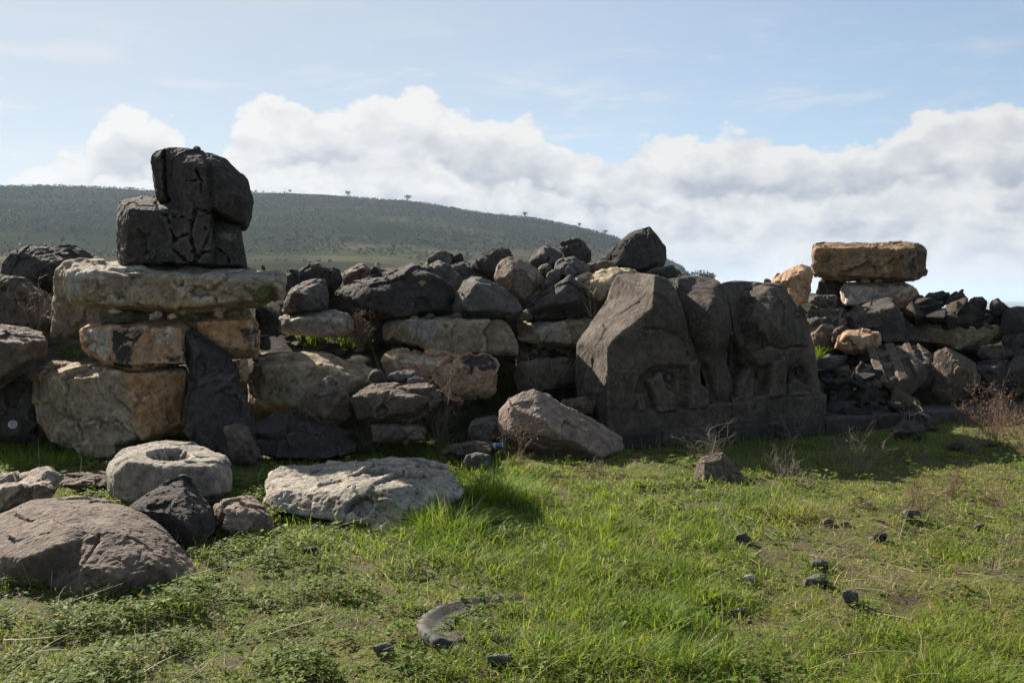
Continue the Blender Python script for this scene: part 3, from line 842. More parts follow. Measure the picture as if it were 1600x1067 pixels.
def solid(outline, inner, creases=(), back=1.2):
    """closed block: a front surface through measured points (outline and inner, each pixel x, pixel y, depth behind the facade
    plane), creases joining some of them, and a plain back"""
    from mathutils.geometry import delaunay_2d_cdt
    o = pts_of(outline); i_ = pts_of(inner); pts = o + i_
    n = len(o)
    ed = [(k, (k + 1) % n) for k in range(n)] + [(a, b) for c in creases for a, b in zip(c[:-1], c[1:])]
    vo, eo, fo, ov, oe, of = delaunay_2d_cdt([Vector((q[0], -q[1])) for q in pts], ed, [list(range(n))], 1, 1e-4)
    dep = [pts[w[0]][2] if w else 0.1 for w in ov]
    k = len(vo)
    V = [PF(v.x, -v.y, d) for v, d in zip(vo, dep)]
    cx = sum(v.x for v in vo) / k; cy = sum(v.y for v in vo) / k
    V += [PF(cx + (v.x - cx) * .97, -(cy + (v.y - cy) * .97), back) for v in vo]
    F = [tuple(f) for f in fo] + [tuple(q + k for q in reversed(f)) for f in fo]
    cnt = {}
    for f in fo:
        for a, b in zip(f, list(f[1:]) + [f[0]]):
            cnt[(a, b)] = 1
    for (a, b) in cnt:
        if (b, a) not in cnt:
            F.append((b, a, a + k, b + k))
    return V, F


def relief(recess=(), raised=(), lines=()):
    def f(V, N):
        px, py = proj(V)
        wob = 0.8 * fbm(V / 0.12 + 5, 2)
        d = np.zeros(len(V))
        for poly, dep, soft in recess:
            d = np.maximum(d, dep * sst(-(poly_sdf(px, py, pts_of(poly)) + wob), -soft, soft))
        for line, w, dep in lines:
            d = np.maximum(d, dep * sst(-(line_dist(px, py, pts_of(line)) + 0.5 * wob), -w - 1, -w * 0.3))
        for poly, hgt, soft in raised:
            d -= hgt * sst(-(poly_sdf(px, py, pts_of(poly)) + wob), -soft, soft)
        fr = sst(-(N @ NI), 0.25, 0.6)
        return V + NI[None] * (d * fr)[:, None]
    return f


OB = 'carved basalt blocks of the temple front'
c1 = thing('carved_lion_block', 'carved basalt block with a broken sloping top and curled tail in its arched hollow', 'carved stone', PF(1020, 676, .3), OB)
R(None, 'bc', 10.9, solid=solid(
    '903,658,.72 900,590,.74 902,537,.74 925,503,.84 948,471,.95 955,446,.98 963,430,.98 1000,427,.80 1024,430,.30 1043,435,.34 1056,455,.24 1068,490,.12 1076,515,.09 1086,545,.06 1096,575,.04 1104,602,.01 1108,629,-.01 1143,628,-.01 1143,678,-.01 1060,686,-.01 971,694,-.01 950,696,-.0',
    '950,540,.08 949,600,.0 950,650,-.01 966,524,.03 998,499,.02 1020,481,.02 1021,453,.08 975,492,.34 985,458,.60 930,522,.44 1000,445,.42 1040,460,.10 1050,500,.02 1030,540,.0 990,560,.0 1075,560,.0 1040,630,-.01 1000,645,-.012',
    [(2, 22), (22, 23, 24), (22, 25, 26, 27, 28, 8)], 1.35),
  name='block', frac=0.35, parent=c1, vox=0.78, rough=0.9, smooth=1,
  carve=relief(
      recess=[('994,612 1000,592 1012,578 1026,571 1052,570 1072,572 1073,638 1000,641', .065, 5), ('1094,598 1098,572 1106,562 1122,580 1121,626 1108,632 1104,606', .20, 3)],
      lines=[('1011,513 1034,514 1057,522 1071,534 1076,556', 2.2, .024), ('1040,512 1062,520 1076,535', 1.8, .014), ('940,642 1025,637 1143,628', 1.1, .014), ('967,551 984,551 1000,532', 1.0, .010), ('977,596 977,640', 1.2, .012)],
      raised=[('995,616 1006,614 1011,640 995,642', .07, 2.5), ('1012,594 1034,583 1040,606 1054,614 1058,640 1028,642 1022,618', .085, 2.5), ('1074,566 1088,560 1093,600 1104,606 1106,634 1078,637', .05, 3)]))
c2 = thing('carved_bull_block', 'bulging rounded basalt block with a lit shoulder between the two carved blocks', 'carved stone', PF(1105, 640, .3), OB)
R(None, 'bc', 11.3, solid=solid(
    '1055,436,.52 1068,431,.60 1090,432,.62 1112,434,.60 1124,440,.42 1133,460,.18 1139,490,.06 1143,514,.05 1138,540,.08 1131,556,.10 1138,575,.08 1142,600,.06 1143,632,.06 1105,634,.10 1102,602,.10 1094,575,.10 1084,545,.12 1072,512,.16 1061,475,.30',
    '1076,452,.34 1098,450,.30 1096,470,.06 1112,472,-.06 1118,500,-.17 1110,525,-.17 1095,500,-.04 1129,485,-.04 1132,515,-.05 1112,550,-.05 1122,545,-.02 1118,580,.06 1112,605,.08 1130,610,.03'), 
  name='block', frac=0.3, parent=c2, vox=0.85, rough=0.8, smooth=10, carve=relief(raised=[('1096,558 1106,558 1120,580 1122,626 1114,606 1104,572', .05, 2)]))
c3 = thing('carved_sphinx_block', 'carved basalt block with a worn pointed lump and small spiral at its far end', 'carved stone', PF(1216, 660, .3), OB)
R(None, 'bc', 11.8, solid=solid(
    '1126,442,.36 1150,439,.52 1180,440,.52 1205,442,.48 1222,444,.44 1233,460,.28 1245,480,.22 1260,498,.22 1268,530,.16 1273,555,.12 1277,590,.10 1284,617,.03 1291,618,-.01 1290,658,-.01 1143,678,-.01 1143,629,-.01 1141,598,.12 1143,560,.12 1146,520,.14 1140,480,.22',
    '1152,462,.36 1164,478,.32 1153,505,.26 1184,464,.14 1201,450,.20 1212,468,.02 1200,490,-.10 1190,515,-.13 1214,512,-.08 1175,500,.0 1205,538,-.03 1164,535,.14 1228,474,.16 1240,510,.05 1256,540,.05 1236,540,.0 1180,557,-.06 1202,557,-.06 1158,566,.14 1150,600,.09 1200,600,.02 1250,600,.03 1268,604,.04 1160,632,-.012 1220,626,-.012 1275,620,-.01'),
  name='block', frac=0.35, parent=c3, vox=0.78, rough=0.9, smooth=3,
  carve=relief(
      recess=[('1145,520 1160,545 1166,575 1156,595 1143,596', .13, 4), ('1178,590 1184,574 1204,570 1202,600 1196,618 1177,620', .085, 4), ('1228,600 1232,572 1250,562 1262,570 1264,600 1256,616 1230,618', .055, 5), ('1146,598 1152,596 1152,620 1146,622', .08, 2)],
      lines=[('1160,556 1180,547 1206,538 1222,546 1240,540 1262,542', 2.2, .04), ('1226,545 1228,580 1226,614', 1.5, .015), ('1144,628 1290,616', 1.1, .014), ('1182,450 1196,446 1214,446', 1.5, .02), ('1212,458 1226,480 1224,510', 2, .03)],
      raised=[('1208,566 1226,556 1228,616 1200,620', .035, 2.5), ('1156,580 1178,572 1178,618 1154,622', .03, 2.5), ('1232,600 1244,592 1258,600 1258,616 1234,618', .06, 2)]),
  patches=[('pale', '1222,495 1262,500 1262,545 1222,545', .16, 12)])


def scroll(parent, c, r0, r1, a0, turns, px_w, tail=(), off=0.03):
    """carved spiral: a raised band on the recess floor"""
    path = list(tail)
    for i in range(34):
        f = i / 33
        a = a0 + turns * 2 * math.pi * f; r = r0 + (r1 - r0) * f
        path.append((c[0] + r * math.cos(a), c[1] + r * math.sin(a)))
    V, F = [], []
    K = 7
    for i, p in enumerate(path):
        a = path[max(0, i - 1)]; b = path[min(len(path) - 1, i + 1)]
        tx, ty = b[0] - a[0], b[1] - a[1]; l = math.hypot(tx, ty) or 1
        nx, ny = -ty / l, tx / l
        for k in range(K):
            th = math.pi * k / (K - 1)
            w = px_w * math.cos(th) * (1.0 - 0.35 * i / len(path)); hgt = 0.05 * math.sin(th)
            V.append(tuple(np.array(PF(p[0] + nx * w, p[1] + ny * w, off + .05 - hgt)) - np.array(parent.location)))
    for i in range(len(path) - 1):
        for k in range(K - 1):
            F.append((i * K + k, i * K + k + 1, (i + 1) * K + k + 1, (i + 1) * K + k))
    for e in (0, len(path) - 1):
        F.append(tuple(e * K + k for k in range(K)))
    bm = bmesh.new(); vs = [bm.verts.new(v) for v in V]
    for f in F:
        bm.faces.new([vs[i] for i in f])
    bmesh.ops.recalc_face_normals(bm, faces=bm.faces)
    me = bpy.data.meshes.new('scroll'); bm.to_mesh(me); bm.free()
    me.polygons.foreach_set('use_smooth', np.ones(len(me.polygons), bool)); me.materials.append(M['bc'])
    link('scroll', me, parent)


scroll(c1, (1045, 589), 9.5, 5.0, -1.75, .95, 3.6, [(1000, 592), (1004, 585), (1012, 580), (1022, 577), (1034, 577)], off=.03)
scroll(c3, (1250, 579), 9.5, 4.6, -2.3, 1.0, 3.4, [(1234, 603), (1233, 590), (1236, 578), (1241, 572)], off=.02)

# ---------------- dressed step under the carved blocks: separate stones
SP = 'dressed stones of the long dark step'
for i, (a, b) in enumerate(((964, 1035), (1037, 1120), (1122, 1212), (1214, 1290), (1292, 1372), (1374, 1452), (1454, 1530), (1532, 1640))):
    def yb(x): return 704 - (x - 971) * (704 - 655) / (1600 - 971)
    def yt(x): return 676 - (x - 971) * (676 - 632) / (1600 - 971)
    lab = ['end stone of the dark step, beside the brown boulder', 'step stone under the curled tail of the carved lion block', 'step stone under the bulging block', 'step stone under the far carved block with the spiral',
           'step stone in front of the loose dark rubble', 'step stone in front of the grooved stone', 'step stone in front of the boulder with a lit triangular facet', 'step stone at the edge of the view beyond the brown bushes'][i]
    R(lab, 'bd', 11.5, hulls=[fac(f'{a},{yb(a)+9} {a},{yt(a)} {b},{yt(b)} {b},{yb(b)+9}', .62, -.13 + .006 * (i % 3))], name='step_stone', cat='step stone', group=SP, frac=.5, rough=.45, vox=1.1)

# ---------------- far end of the ruin
R('great squared golden-brown limestone block balanced on top of the pale block', 'lb', 16.0, '1266,424 1268,396 1272,383,.3 1300,381,.5 1350,380,.6 1408,379,.5 1440,383,.3 1447,392 1448,430 1440,435 1420,438 1330,436 1290,436 1272,432',
  near='1274,388,-.1 1274,428,-.1 1340,388,-.25 1412,388,-.38 1416,434,-.38 1340,432,-.28', th=1.1, name='limestone_block', cat='stone block', rough=1.1, back=.95, patches=[('orange', '1266,380 1410,380 1410,440 1266,440', .38, 10), ('stain_shade', '1412,384 1450,384 1450,438 1416,440', .5, 6)])  # end face beyond the corner darkened: its shade painted into the colour
R('pale pinkish limestone block carrying the great golden-brown block', 'lw', 16.1, '1312,478 1313,452 1319,442 1350,440 1411,439 1424,446 1426,470 1400,480 1350,480', near='1330,450,-.2 1326,474,-.25 1345,474,-.3 1405,450,-.25 1395,472,-.3', th=0.9, name='limestone_block', cat='stone block', patches=[('orange', '1350,442 1412,442 1412,465 1350,465', .3, 12)])
R('small wedge stone between the pale block and the great golden-brown block', 'lo', 15.9, '1344,442 1346,435 1358,435 1358,442', th=.3, name='pebble', cat='pebble')
R('second wedge stone under the great golden-brown block, towards its sunless end', 'lo', 15.9, '1366,441 1367,435 1378,435 1379,441', th=.3, name='pebble', cat='pebble')
R('bright orange limestone wedge leaning against the pale pinkish block', 'lo', 15.4, '1394,474 1410,458 1420,447 1427,445 1432,455 1438,466 1443,481 1425,488 1408,488', th=0.5, name='limestone_boulder')
R('rounded orange limestone boulder on the skyline beside the great golden-brown block', 'lo', 15.2, '1206,440 1214,429 1226,422 1240,417 1252,415 1264,419 1268,430 1268,452 1262,472 1240,478 1226,470', near='1256,424,-.22 1250,470,-.2 1232,436,-.3 1238,460,-.28', th=0.7, name='limestone_boulder', rough=1.3)
R('rough black basalt block under the overhang of the great golden-brown block', 'bd', 16.4, '1274,460 1276,438 1290,434 1322,439 1324,450 1314,463 1290,464', th=0.6, name='basalt_block', cat='stone block', rough=1.8)
R('grey basalt block set beneath the rough black one', 'bg', 16.2, '1260,482 1266,464 1280,460 1312,462 1316,480 1300,488', th=0.6, name='basalt_block', cat='stone block')
R('tiny dark stone on the skyline at the tip of the orange boulder', 'bd', 15.6, '1192,441 1196,436 1203,437 1206,444 1196,447', th=.2, name='stone', cat='stone')
R('dark basalt block with a lit rim, lying before the pale pinkish block', 'bd', 14.4, '1320,492 1324,487,.3 1350,477,.5 1388,465,.5 1394,467,.4 1404,484,.1 1412,500 1419,536 1392,540 1336,520 1330,515', near='1332,496,-.18 1340,514,-.2 1398,480,-.28 1408,532,-.3 1385,534,-.3', th=0.9, name='basalt_block', cat='stone block', rough=.8)
R('tan limestone lump before the dark lit-rimmed block', 'lo', 13.7, '1302,545 1310,528 1316,518 1326,513,.1 1350,516,.2 1374,520 1376,540 1350,554 1318,550', near='1322,522,-.2 1350,526,-.25 1345,546,-.25', th=0.6, name='limestone_boulder')
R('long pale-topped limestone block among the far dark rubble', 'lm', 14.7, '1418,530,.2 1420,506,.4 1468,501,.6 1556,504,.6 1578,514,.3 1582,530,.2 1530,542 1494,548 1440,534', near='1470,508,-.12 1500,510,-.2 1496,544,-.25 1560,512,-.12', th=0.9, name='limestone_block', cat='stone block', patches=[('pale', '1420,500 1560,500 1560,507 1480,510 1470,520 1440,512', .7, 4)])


def groove(V, N):
    px, py = proj(V)
    d = np.zeros(len(V))
    for l, w, dep in (('1374,538 1386,566 1400,602', 9, .06), ('1404,534 1414,558 1426,586', 8, .06), ('1428,536 1440,560', 6, .05)):
        d = np.maximum(d, dep * sst(-line_dist(px, py, pts_of(l)), -w, -w * .72))
    for poly in ('1370,548 1400,543 1400,550 1374,556', '1378,566 1402,561 1402,568 1382,573', '1388,588 1410,582 1410,588 1390,594', '1404,552 1430,548 1430,554 1406,558'):
        d *= 1 - .75 * sst(-poly_sdf(px, py, pts_of(poly)), -2, 1.5)
    up = sst(N[:, 2] - N[:, 1], 0.5, 0.9)
    V = V.copy(); V[:, 2] -= d * up * 0.8; V[:, 1] += d * up * .6
    return V


R('basalt stone carved with deep parallel grooves, tilted up towards the viewer', 'bb', 13.1, '1352,540,.45 1380,536,.55 1434,535,.55 1450,546,.45 1459,556,.3 1448,592,.0 1424,618,-.1 1400,620,-.25 1390,604,-.35 1376,598,-.35 1362,570,.1', near='1398,596,-.40 1420,590,-.30', th=0.5, name='grooved_stone', cat='carved stone', carve=groove, rough=.5, frac=.3, vox=.8, patches=[('pale', '1425,550 1452,548 1455,566 1430,572', .55, 6)])
FR = 'basalt boulders at the far end of the ruin'
def Q(lab, mt_, Y, out, near=None, th=None, **k):
    R(lab, mt_, Y, out, near, th, group=FR, **k)
Q('basalt boulder with a lit triangular facet beside the grooved stone', 'bb', 13.2, '1456,610 1456,570 1460,554 1477,543 1496,552 1524,566 1530,590 1526,612 1486,630 1462,626', near='1470,564,-.1 1498,562,-.22 1498,574,-.28 1482,600,-.3 1518,580,-.2', th=0.7, rough=.7)
Q('flat-faced dark boulder with a dusty top, beyond the boulder with the lit facet', 'bd', 13.7, '1522,612 1524,575,.1 1530,566,.4 1560,560,.5 1578,562,.3 1566,590 1564,616 1540,624', near='1530,578,-.2 1556,574,-.2 1556,612,-.25', th=.7)
Q('dark boulder at the edge of the view, next to the flat-faced one', 'bd', 13.9, '1560,614 1564,575 1584,556 1610,550 1650,570 1650,612 1600,622', th=.8)
Q('low brown slab on top of the two dark boulders at the view edge', 'bb', 14.3, '1524,552 1540,541 1570,542 1584,552 1570,562 1536,562', th=.6)
Q('grey block partly cut off by the edge of the view, under the far rubble', 'bg', 14.7, '1566,548 1576,524 1600,514 1640,516 1650,548 1600,566', th=.7)
Q('small dusty stone leaning on the grooved stone', 'bb', 13.5, '1452,562 1462,548 1474,542 1480,552 1470,566', th=.3)
far = '''1440,470 1450,457 1470,454 1486,456 1484,476 1456,480|1478,474 1484,461 1504,453 1513,468 1508,482 1488,482|1508,480 1516,466 1534,462 1544,474 1540,486 1516,488|1546,480 1550,472 1558,465 1568,474 1580,482 1576,496 1552,494
1430,478 1438,462 1452,466 1458,480 1440,486|1412,490 1424,482 1446,479 1458,488 1452,500 1420,500|1456,494 1464,484 1486,490 1496,498 1480,502 1460,502|1486,490 1494,478 1512,476 1524,484 1518,494 1496,496|1516,500 1526,482 1546,484 1556,496 1546,505 1522,505
1550,500 1558,486 1576,488 1586,500 1576,510 1556,508|1576,502 1582,482 1600,480 1640,486 1640,512 1590,514|1488,504 1500,494 1518,497 1520,505 1496,507|1424,474 1430,462 1442,460 1446,470 1436,478|1530,498 1540,490 1556,492 1552,502 1536,504'''
fl = ['dark slab-like stone at the crest of the far rubble, beside the orange wedge', 'peaked dark stone at the crest of the far rubble', 'rounded dark stone at the crest of the far rubble against the distant plain', 'jagged dark stone with a pale tip at the crest of the far rubble',
      'dark stone behind the orange wedge in the far rubble', 'flat grey stone lying just above the lit-rimmed block', 'thin flat stone with a lit edge above the long pale-topped block', 'low dark stone in the second row of the far rubble', 'broad dark stone resting on the far half of the long pale-topped block',
      'angular dark stone at the far end of the long pale-topped block', 'large dark boulder cut by the view edge at the crest of the far rubble', 'small tan-grey stone on the long pale-topped block', 'small dark stone against the sky behind the orange wedge', 'small lit stone among the dark ones over the long pale-topped block']
for i, o_ in enumerate(far.replace('\n', '|').split('|')):
    Q(fl[i], 'bd' if i not in (5, 6, 11, 13) else 'bb', 15.4 - .25 * (i % 4) - (.4 if i > 4 else 0), o_, name='basalt_stone', cat='stone', vox=.75)
RU = 'loose dark rubble between the carved blocks and the grooved stone'
rub = '''1336,592 1338,573 1350,568 1362,572 1370,588 1362,600 1342,600|1290,600 1296,590 1314,598 1336,622 1340,640 1316,646 1298,632|1338,640 1342,616 1352,608 1372,620 1388,634 1384,642 1352,646|1358,612 1366,603 1382,600 1402,616 1404,636 1390,638 1372,622
1306,578 1320,572 1338,580 1334,590 1312,588|1318,590 1334,586 1356,598 1360,606 1336,606|1282,560 1296,552 1312,560 1308,572 1288,574|1296,630 1306,618 1322,632 1326,646 1302,648|1386,632 1398,618 1404,614 1406,630 1398,644|1320,610 1332,602 1346,608 1340,620 1326,620|1276,600 1288,590 1296,606 1292,626 1280,622|1352,602 1366,592 1380,598 1372,606|1278,580 1294,574 1308,584 1300,594 1284,592|1404,640 1412,622 1430,620 1440,632 1430,646'''
rl = ['cube-like dark stone with one lit side, below the tan limestone lump', 'large dark shard at the foot of the far carved block', 'triangular dark stone with a lit edge just above the step', 'dark stone with a pale upper rim under the grooved stone', 'flat grey slab below the small patch of grass by the tan lump',
      'thin dark slab under the cube-like stone', 'pale-topped slab beside the shoulder of the far carved block', 'small dark stone on the step against the far carved block', 'pale splinter standing at the foot of the grooved stone', 'small dark stone in the middle of the loose rubble', 'dark stone touching the end of the far carved block', 'small flat stone against the lower edge of the grooved stone', 'tilted grey slab halfway down the loose rubble', 'brown stone behind the step under the grooved stone']
for i, o_ in enumerate(rub.replace('\n', '|').split('|')):
    R(rl[i], ('bd', 'bb', 'bg')[(0, 0, 0, 1, 2, 0, 2, 0, 1, 0, 0, 1, 2, 1)[i]], 13.0 - .1 * (i % 3) + (.35 if i in (4, 6, 12) else 0), o_, name='rubble_stone', cat='stone', group=RU, vox=.75)
R('earthy stone wall face under the tan rubble ledge, beyond the far carved block', 'lm', 14.6, '1236,556 1240,500 1256,492,.2 1320,486,.3 1336,500 1336,520 1310,545 1270,560', th=.7, name='limestone_block', cat='stone block', rough=2.0, patches=[('stain_shade', '1258,492 1312,490 1316,512 1262,512', .7, 8)])  # wall face darker along its top
R('brown boulder in the shade under the tan rubble ledge', 'bb', 14.2, '1262,552 1266,522 1284,508 1304,514 1310,540 1290,560', th=.5)
R('dark stone between the ledge boulder and the tan limestone lump', 'bd', 14.0, '1300,540 1304,514 1318,508 1332,516 1320,540', th=.4, name='stone', cat='stone')

# ---------------- stones standing in the meadow
R('round pale limestone basin with a hollow in its top', 'lg', 7.35, '163,742,.2 168,722,.35 186,704,.55 220,694,.75 256,690,.85 300,693,.8 330,702,.6 352,712,.4 363,734,.2 361,766,.05 330,784 240,796,-.1 192,792,-.08 168,772,.05',
  near='180,740,-.08 200,722,-.15 186,778,-.15 262,730,-.32 260,790,-.34 330,728,-.12 340,770,-.1', th=.55, name='limestone_basin', cat='stone basin', frac=.35, rough=.9, vox=.9,
  carve=lambda V, N: V - np.array([0, 0, 1.0])[None] * (0.14 * sst(-np.hypot((proj(V)[0] - 264) / 34, (proj(V)[1] - 710) / 9.5) - .06 * fbm(V / .1, 2), -1.08, -.72) * sst(N[:, 2], .3, .6))[:, None],
  patches=[('moss', '232,706 296,706 296,722 232,722', .4, 5)])
R('pale rough limestone boulder at the edge of the view by the brown path', 'lw', 7.3, '-60,790 -40,750,.2 0,745,.3 30,742,.35 76,737,.35 86,748,.2 90,762 82,776 48,788 0,806 -60,815', near='10,764,-.2 60,756,-.15 20,790,-.2', th=.6, name='limestone_boulder', rough=1.5)
R('flat brown slab sunk in the ground behind the tuft beside the basin', 'bb', 7.9, '92,758,.0 100,742,.3 130,738,.45 168,738,.45 170,752,.2 165,760,0 120,764,0', near='125,756,-.05', th=.3, name='stone_slab', cat='stone slab')
R('huge smooth brown boulder with a folded ridge, in the grass at the view edge', 'br', 5.75, hulls=[
    cloud(5.75, '-120,860 -60,825,.2 0,806,.3 49,783,.5 111,775,.65 163,777,.6 204,793,.45 214,830,.2 150,905,-.3 60,912,-.4 -40,925,-.4 -120,930', '70,835,-.22 115,795,.22 95,850,-.38 40,870,-.45 150,800,.2', .8, .95),
    cloud(5.75, '85,830,.1 108,795,.4 163,780,.55 204,793,.42 236,808,.32 262,828,.22 293,866,.08 310,900,-.08 306,924,-.22 228,938,-.42 153,950,-.52 110,935,-.5 75,915,-.4',
          '130,815,.0 175,830,-.22 205,842,-.26 150,870,-.42 130,885,-.5 190,900,-.55 245,880,-.40 285,900,-.28 232,842,-.1', .8, .95)], rough=.9, frac=.45, vox=1.35,
  carve=lambda V, N: V - N * (.035 * sst(-line_dist(*proj(V), pts_of('154,834 152,848 142,862 130,878')) - 1.0 * fbm(V / .08, 2), -2.6, -.6))[:, None])
R('dark pyramid-shaped boulder between the basin and the huge brown boulder', 'bd', 6.55, '194,794,-.1 236,768,.05 262,754,.15 286,745,.2 302,756,.15 332,788,.05 334,832,-.1 318,850,-.25 294,862,-.3 270,840,-.3', near='288,760,-.0 262,800,-.28 296,820,-.36 320,800,-.12', th=.55, rough=.8)
R('small brown rounded boulder beside the dark pyramid-shaped one', 'br', 6.75, '334,812 335,788,.1 350,778,.2 374,773,.3 396,778,.25 410,788,.15 427,808 424,826 412,838 364,844,-.1 340,832', near='350,800,-.12 376,790,-.05 402,802,-.12 352,826,-.2 385,832,-.22', th=.4, rough=1.1)
R('broad flat limestone slab with a pitted crumbling edge lying in the grass', 'lg', 7.2, hulls=[
    cloud(7.2, '414,782,.05 418,752,.35 424,740,.55 447,733,.65 470,735,.6 526,726,.75 570,718,.9 612,713,.95 665,719,.85 697,735,.6 722,754,.3 716,774,.1 690,786,-.05 670,798,-.15 640,812,-.35 600,816,-.38 545,806,-.28 460,802,-.2 425,796,-.1',
          '440,764,.0 480,768,-.1 548,772,-.18 600,768,-.24 636,758,-.2 668,772,-.2', .3, .95)], name='limestone_slab', cat='stone slab', rough=1.3, vox=.9,
  patches=[('moss', '556,768 600,764 610,786 566,786', .6, 6), ('pale', '600,764 660,752 672,796 640,812 600,810', .4, 8), ('orange', '440,770 540,780 545,806 450,800', .3, 8), ('stain_shade', '446,768 545,778 545,790 450,782', .45, 5), ('moss', '575,790 615,780 640,806 585,812', .45, 5)])  # sunlight painted pale on one end of the front lip; darker strip beside it
R('low broken lip of stone in the grass under the crumbling slab', 'lg', 6.75, '572,838 584,820 610,816 640,822 644,836 610,846', th=.3, name='stone', cat='stone')
R('grainy grey-brown boulder lying in front of the carved lion block', 'br', 10.05, '780,668 781,640 797,620 818,612 838,609 856,620 886,638 920,652 950,668 973,684 978,700 962,718 918,722 876,716 820,700 784,682', near='800,636,-.2 838,622,-.1 846,655,-.38 885,650,-.2 900,690,-.42 950,684,-.25 940,712,-.35 800,672,-.28', th=.7, rough=1.0, frac=.6)
R('small stone peeping out behind the grainy grey-brown boulder', 'bb', 10.5, '874,640 877,626 900,621 918,621 930,629 926,646 900,650', th=.4, name='stone', cat='stone')
R('stubby two-horned brown stone standing in the sunlit grass before the step', 'bb', 8.75, hulls=[cloud(8.75, '1082,748 1088,722 1095,711 1112,716 1120,712 1130,707 1146,724 1158,738 1171,752 1164,760 1130,762 1090,758', '1100,724,-.12 1128,716,-.12 1134,752,-.2 1100,750,-.2', .35)], name='stone', cat='stone', rough=1.0, frac=.6, vox=.8)
R('flat pale stone in the grass beside the two-horned brown stone', 'bg', 8.35, '1168,766,0 1176,758,.25 1215,756,.3 1230,762,.15 1226,770,0 1190,772', near='1195,766,-.05', th=.2, name='stone', cat='stone')
R('squat dark stone with a pale flat top, standing by the step', 'bd', 11.2, '1390,690 1391,668,.1 1416,658,.35 1442,664,.2 1446,672,.1 1442,690 1416,698', near='1400,674,-.15 1430,674,-.15', th=.3, name='stone', cat='stone')
R('thin dark slab leaning against the step behind the squat stone', 'bd', 12.0, '1430,660 1433,645 1450,648 1466,658 1468,670 1450,672', th=.2, name='stone', cat='stone')
R('low smooth brown stone sunk in the shaded grass', 'bb', 10.6, '1410,708 1414,696,.15 1438,693,.3 1456,700,.2 1466,714 1440,720', th=.3, name='stone', cat='stone')
R('grey stone at the corner of the step by the blue can', 'bg', 10.2, '732,675,.1 738,655,.4 770,648,.6 782,655,.4 784,680,.1 760,690 740,688', th=.4, name='stone', cat='stone')
R('flat dark slab in the ground beside the blue can', 'bb', 9.6, '690,708,0 700,696,.35 740,690,.5 770,692,.4 768,706,0 730,714', th=.2, name='stone_slab', cat='stone slab')
R('rounded grey stone half hidden in grass below the blue can', 'bg', 9.0, '722,722 728,710 748,706 764,712 768,726 742,732', th=.3, name='stone', cat='stone')
gs = [('dark lumpy stone in the bright grass, first of those beyond the white one', 1160, 840, 28, 24, 'bd', 'bd'), ('pale grey stone, biggest of the loose stones lying in the short grass', 1277, 907, 46, 26, 'bg', ''), ('rough grey stone just behind the biggest pale grey loose stone', 1279, 880, 32, 18, 'bg', ''),
      ('dark broken stone in the grass before the biggest pale grey loose stone', 1330, 932, 34, 32, 'bd', ''), ('dark stone on bare soil, halfway between the pale stone and the rust-brown bush', 1374, 837, 24, 24, 'bd', ''), ('brown-grey stone at the rim of the tree-less shade by the straw tuft', 1294, 814, 24, 16, 'bb', ''),
      ('flat brown stone next to the brown-grey one by the straw tuft', 1320, 818, 20, 11, 'bb', ''), ('dark crumbly lump of stone under the rust-brown bush', 1424, 802, 40, 32, 'bb', ''), ('dark stone in short grass beyond the tall straw stalks', 1534, 824, 28, 14, 'bd', ''),
      ('dark stone in leafy weeds below the crumbling slab', 486, 858, 30, 22, 'bd', ''), ('low grey stone in weeds beside the half-buried tyre', 600, 1011, 34, 18, 'bg', ''), ('knobbly grey stone in the lowest grass, below the half-buried tyre', 779, 1029, 50, 28, 'bg', ''), ('small grey stone inside the bend of the half-buried tyre', 850, 959, 22, 14, 'bg', ''),
      ('small dark stone lowest in the picture, in the bright grass', 1196, 1055, 22, 16, 'bd', ''), ('faint grey stone in grass below the white one', 1152, 955, 26, 16, 'bg', ''), ('cream-white limestone lump lying in the grass', 1168, 904, 37, 15, 'lw', ''), ('dark stone at the brink of the shade by the brown bushes', 1494, 697, 32, 18, 'bd', ''),
      ('grey-brown stone among the dead stems by the brown bushes', 1546, 693, 26, 12, 'bb', ''), ('small dark stone alone in the shaded grass', 1344, 779, 12, 12, 'bd', ''), ('pale flat pebble on the soil by the rust-brown bush', 1514, 799, 18, 9, 'lm', ''), ('small dark stone hidden in the grass below the faint grey one', 1172, 970, 12, 10, 'bd', ''),
      ('small dull stone lying among the stalks at the edge of the short grass', 1448, 915, 16, 10, 'bg', '')]
for lab, x, y, w, h_, mt_, _ in gs:
    Yd = ground_Y(x, y + h_ * .42)
    mt_ = 'bg' if mt_ == 'bd' and (int(x) % 3) else mt_
    w *= .82; h_ *= .62
    ol = []
    for k in range(7):
        a = 2 * math.pi * k / 7 + rng.uniform(-.35, .35)
        ol.append((x + w * .58 * math.cos(a) * rng.uniform(.72, 1.2), y + h_ * .66 * math.sin(a) * rng.uniform(.7, 1.2) + h_ * .1, rng.uniform(-.2, .2) * w / F_PX * Yd))
    R(lab, mt_, Yd, ol, None, w / F_PX * Yd * .7, name='loose_stone', cat='stone', group='loose stones lying in the meadow', rough=1.0, frac=.45, vox=.8, smooth=0)
finish_rocks()


def small_stone_meshes(n=9):
    out_ = []
    for k in range(n):
        bm = bmesh.new()
        r = random.Random(k + 50)
        hull_mesh(bm, [(r.gauss(0, .42), r.gauss(0, .36), r.gauss(0, .26)) for _ in range(13)])
        bmesh.ops.bevel(bm, geom=bm.edges[:], offset=.05, segments=1, affect='EDGES')
        me = bpy.data.meshes.new('rubble_chip'); bm.to_mesh(me); bm.free()
        for mt_ in (M[('bd', 'bb', 'bd', 'lm', 'bg', 'bd', 'lw', 'bb', 'bd')[k]],):
            me.materials.append(mt_)
        out_.append(me)
    return out_


CH = small_stone_meshes()
rc = random.Random(5)
DG = bpy.context.evaluated_depsgraph_get()


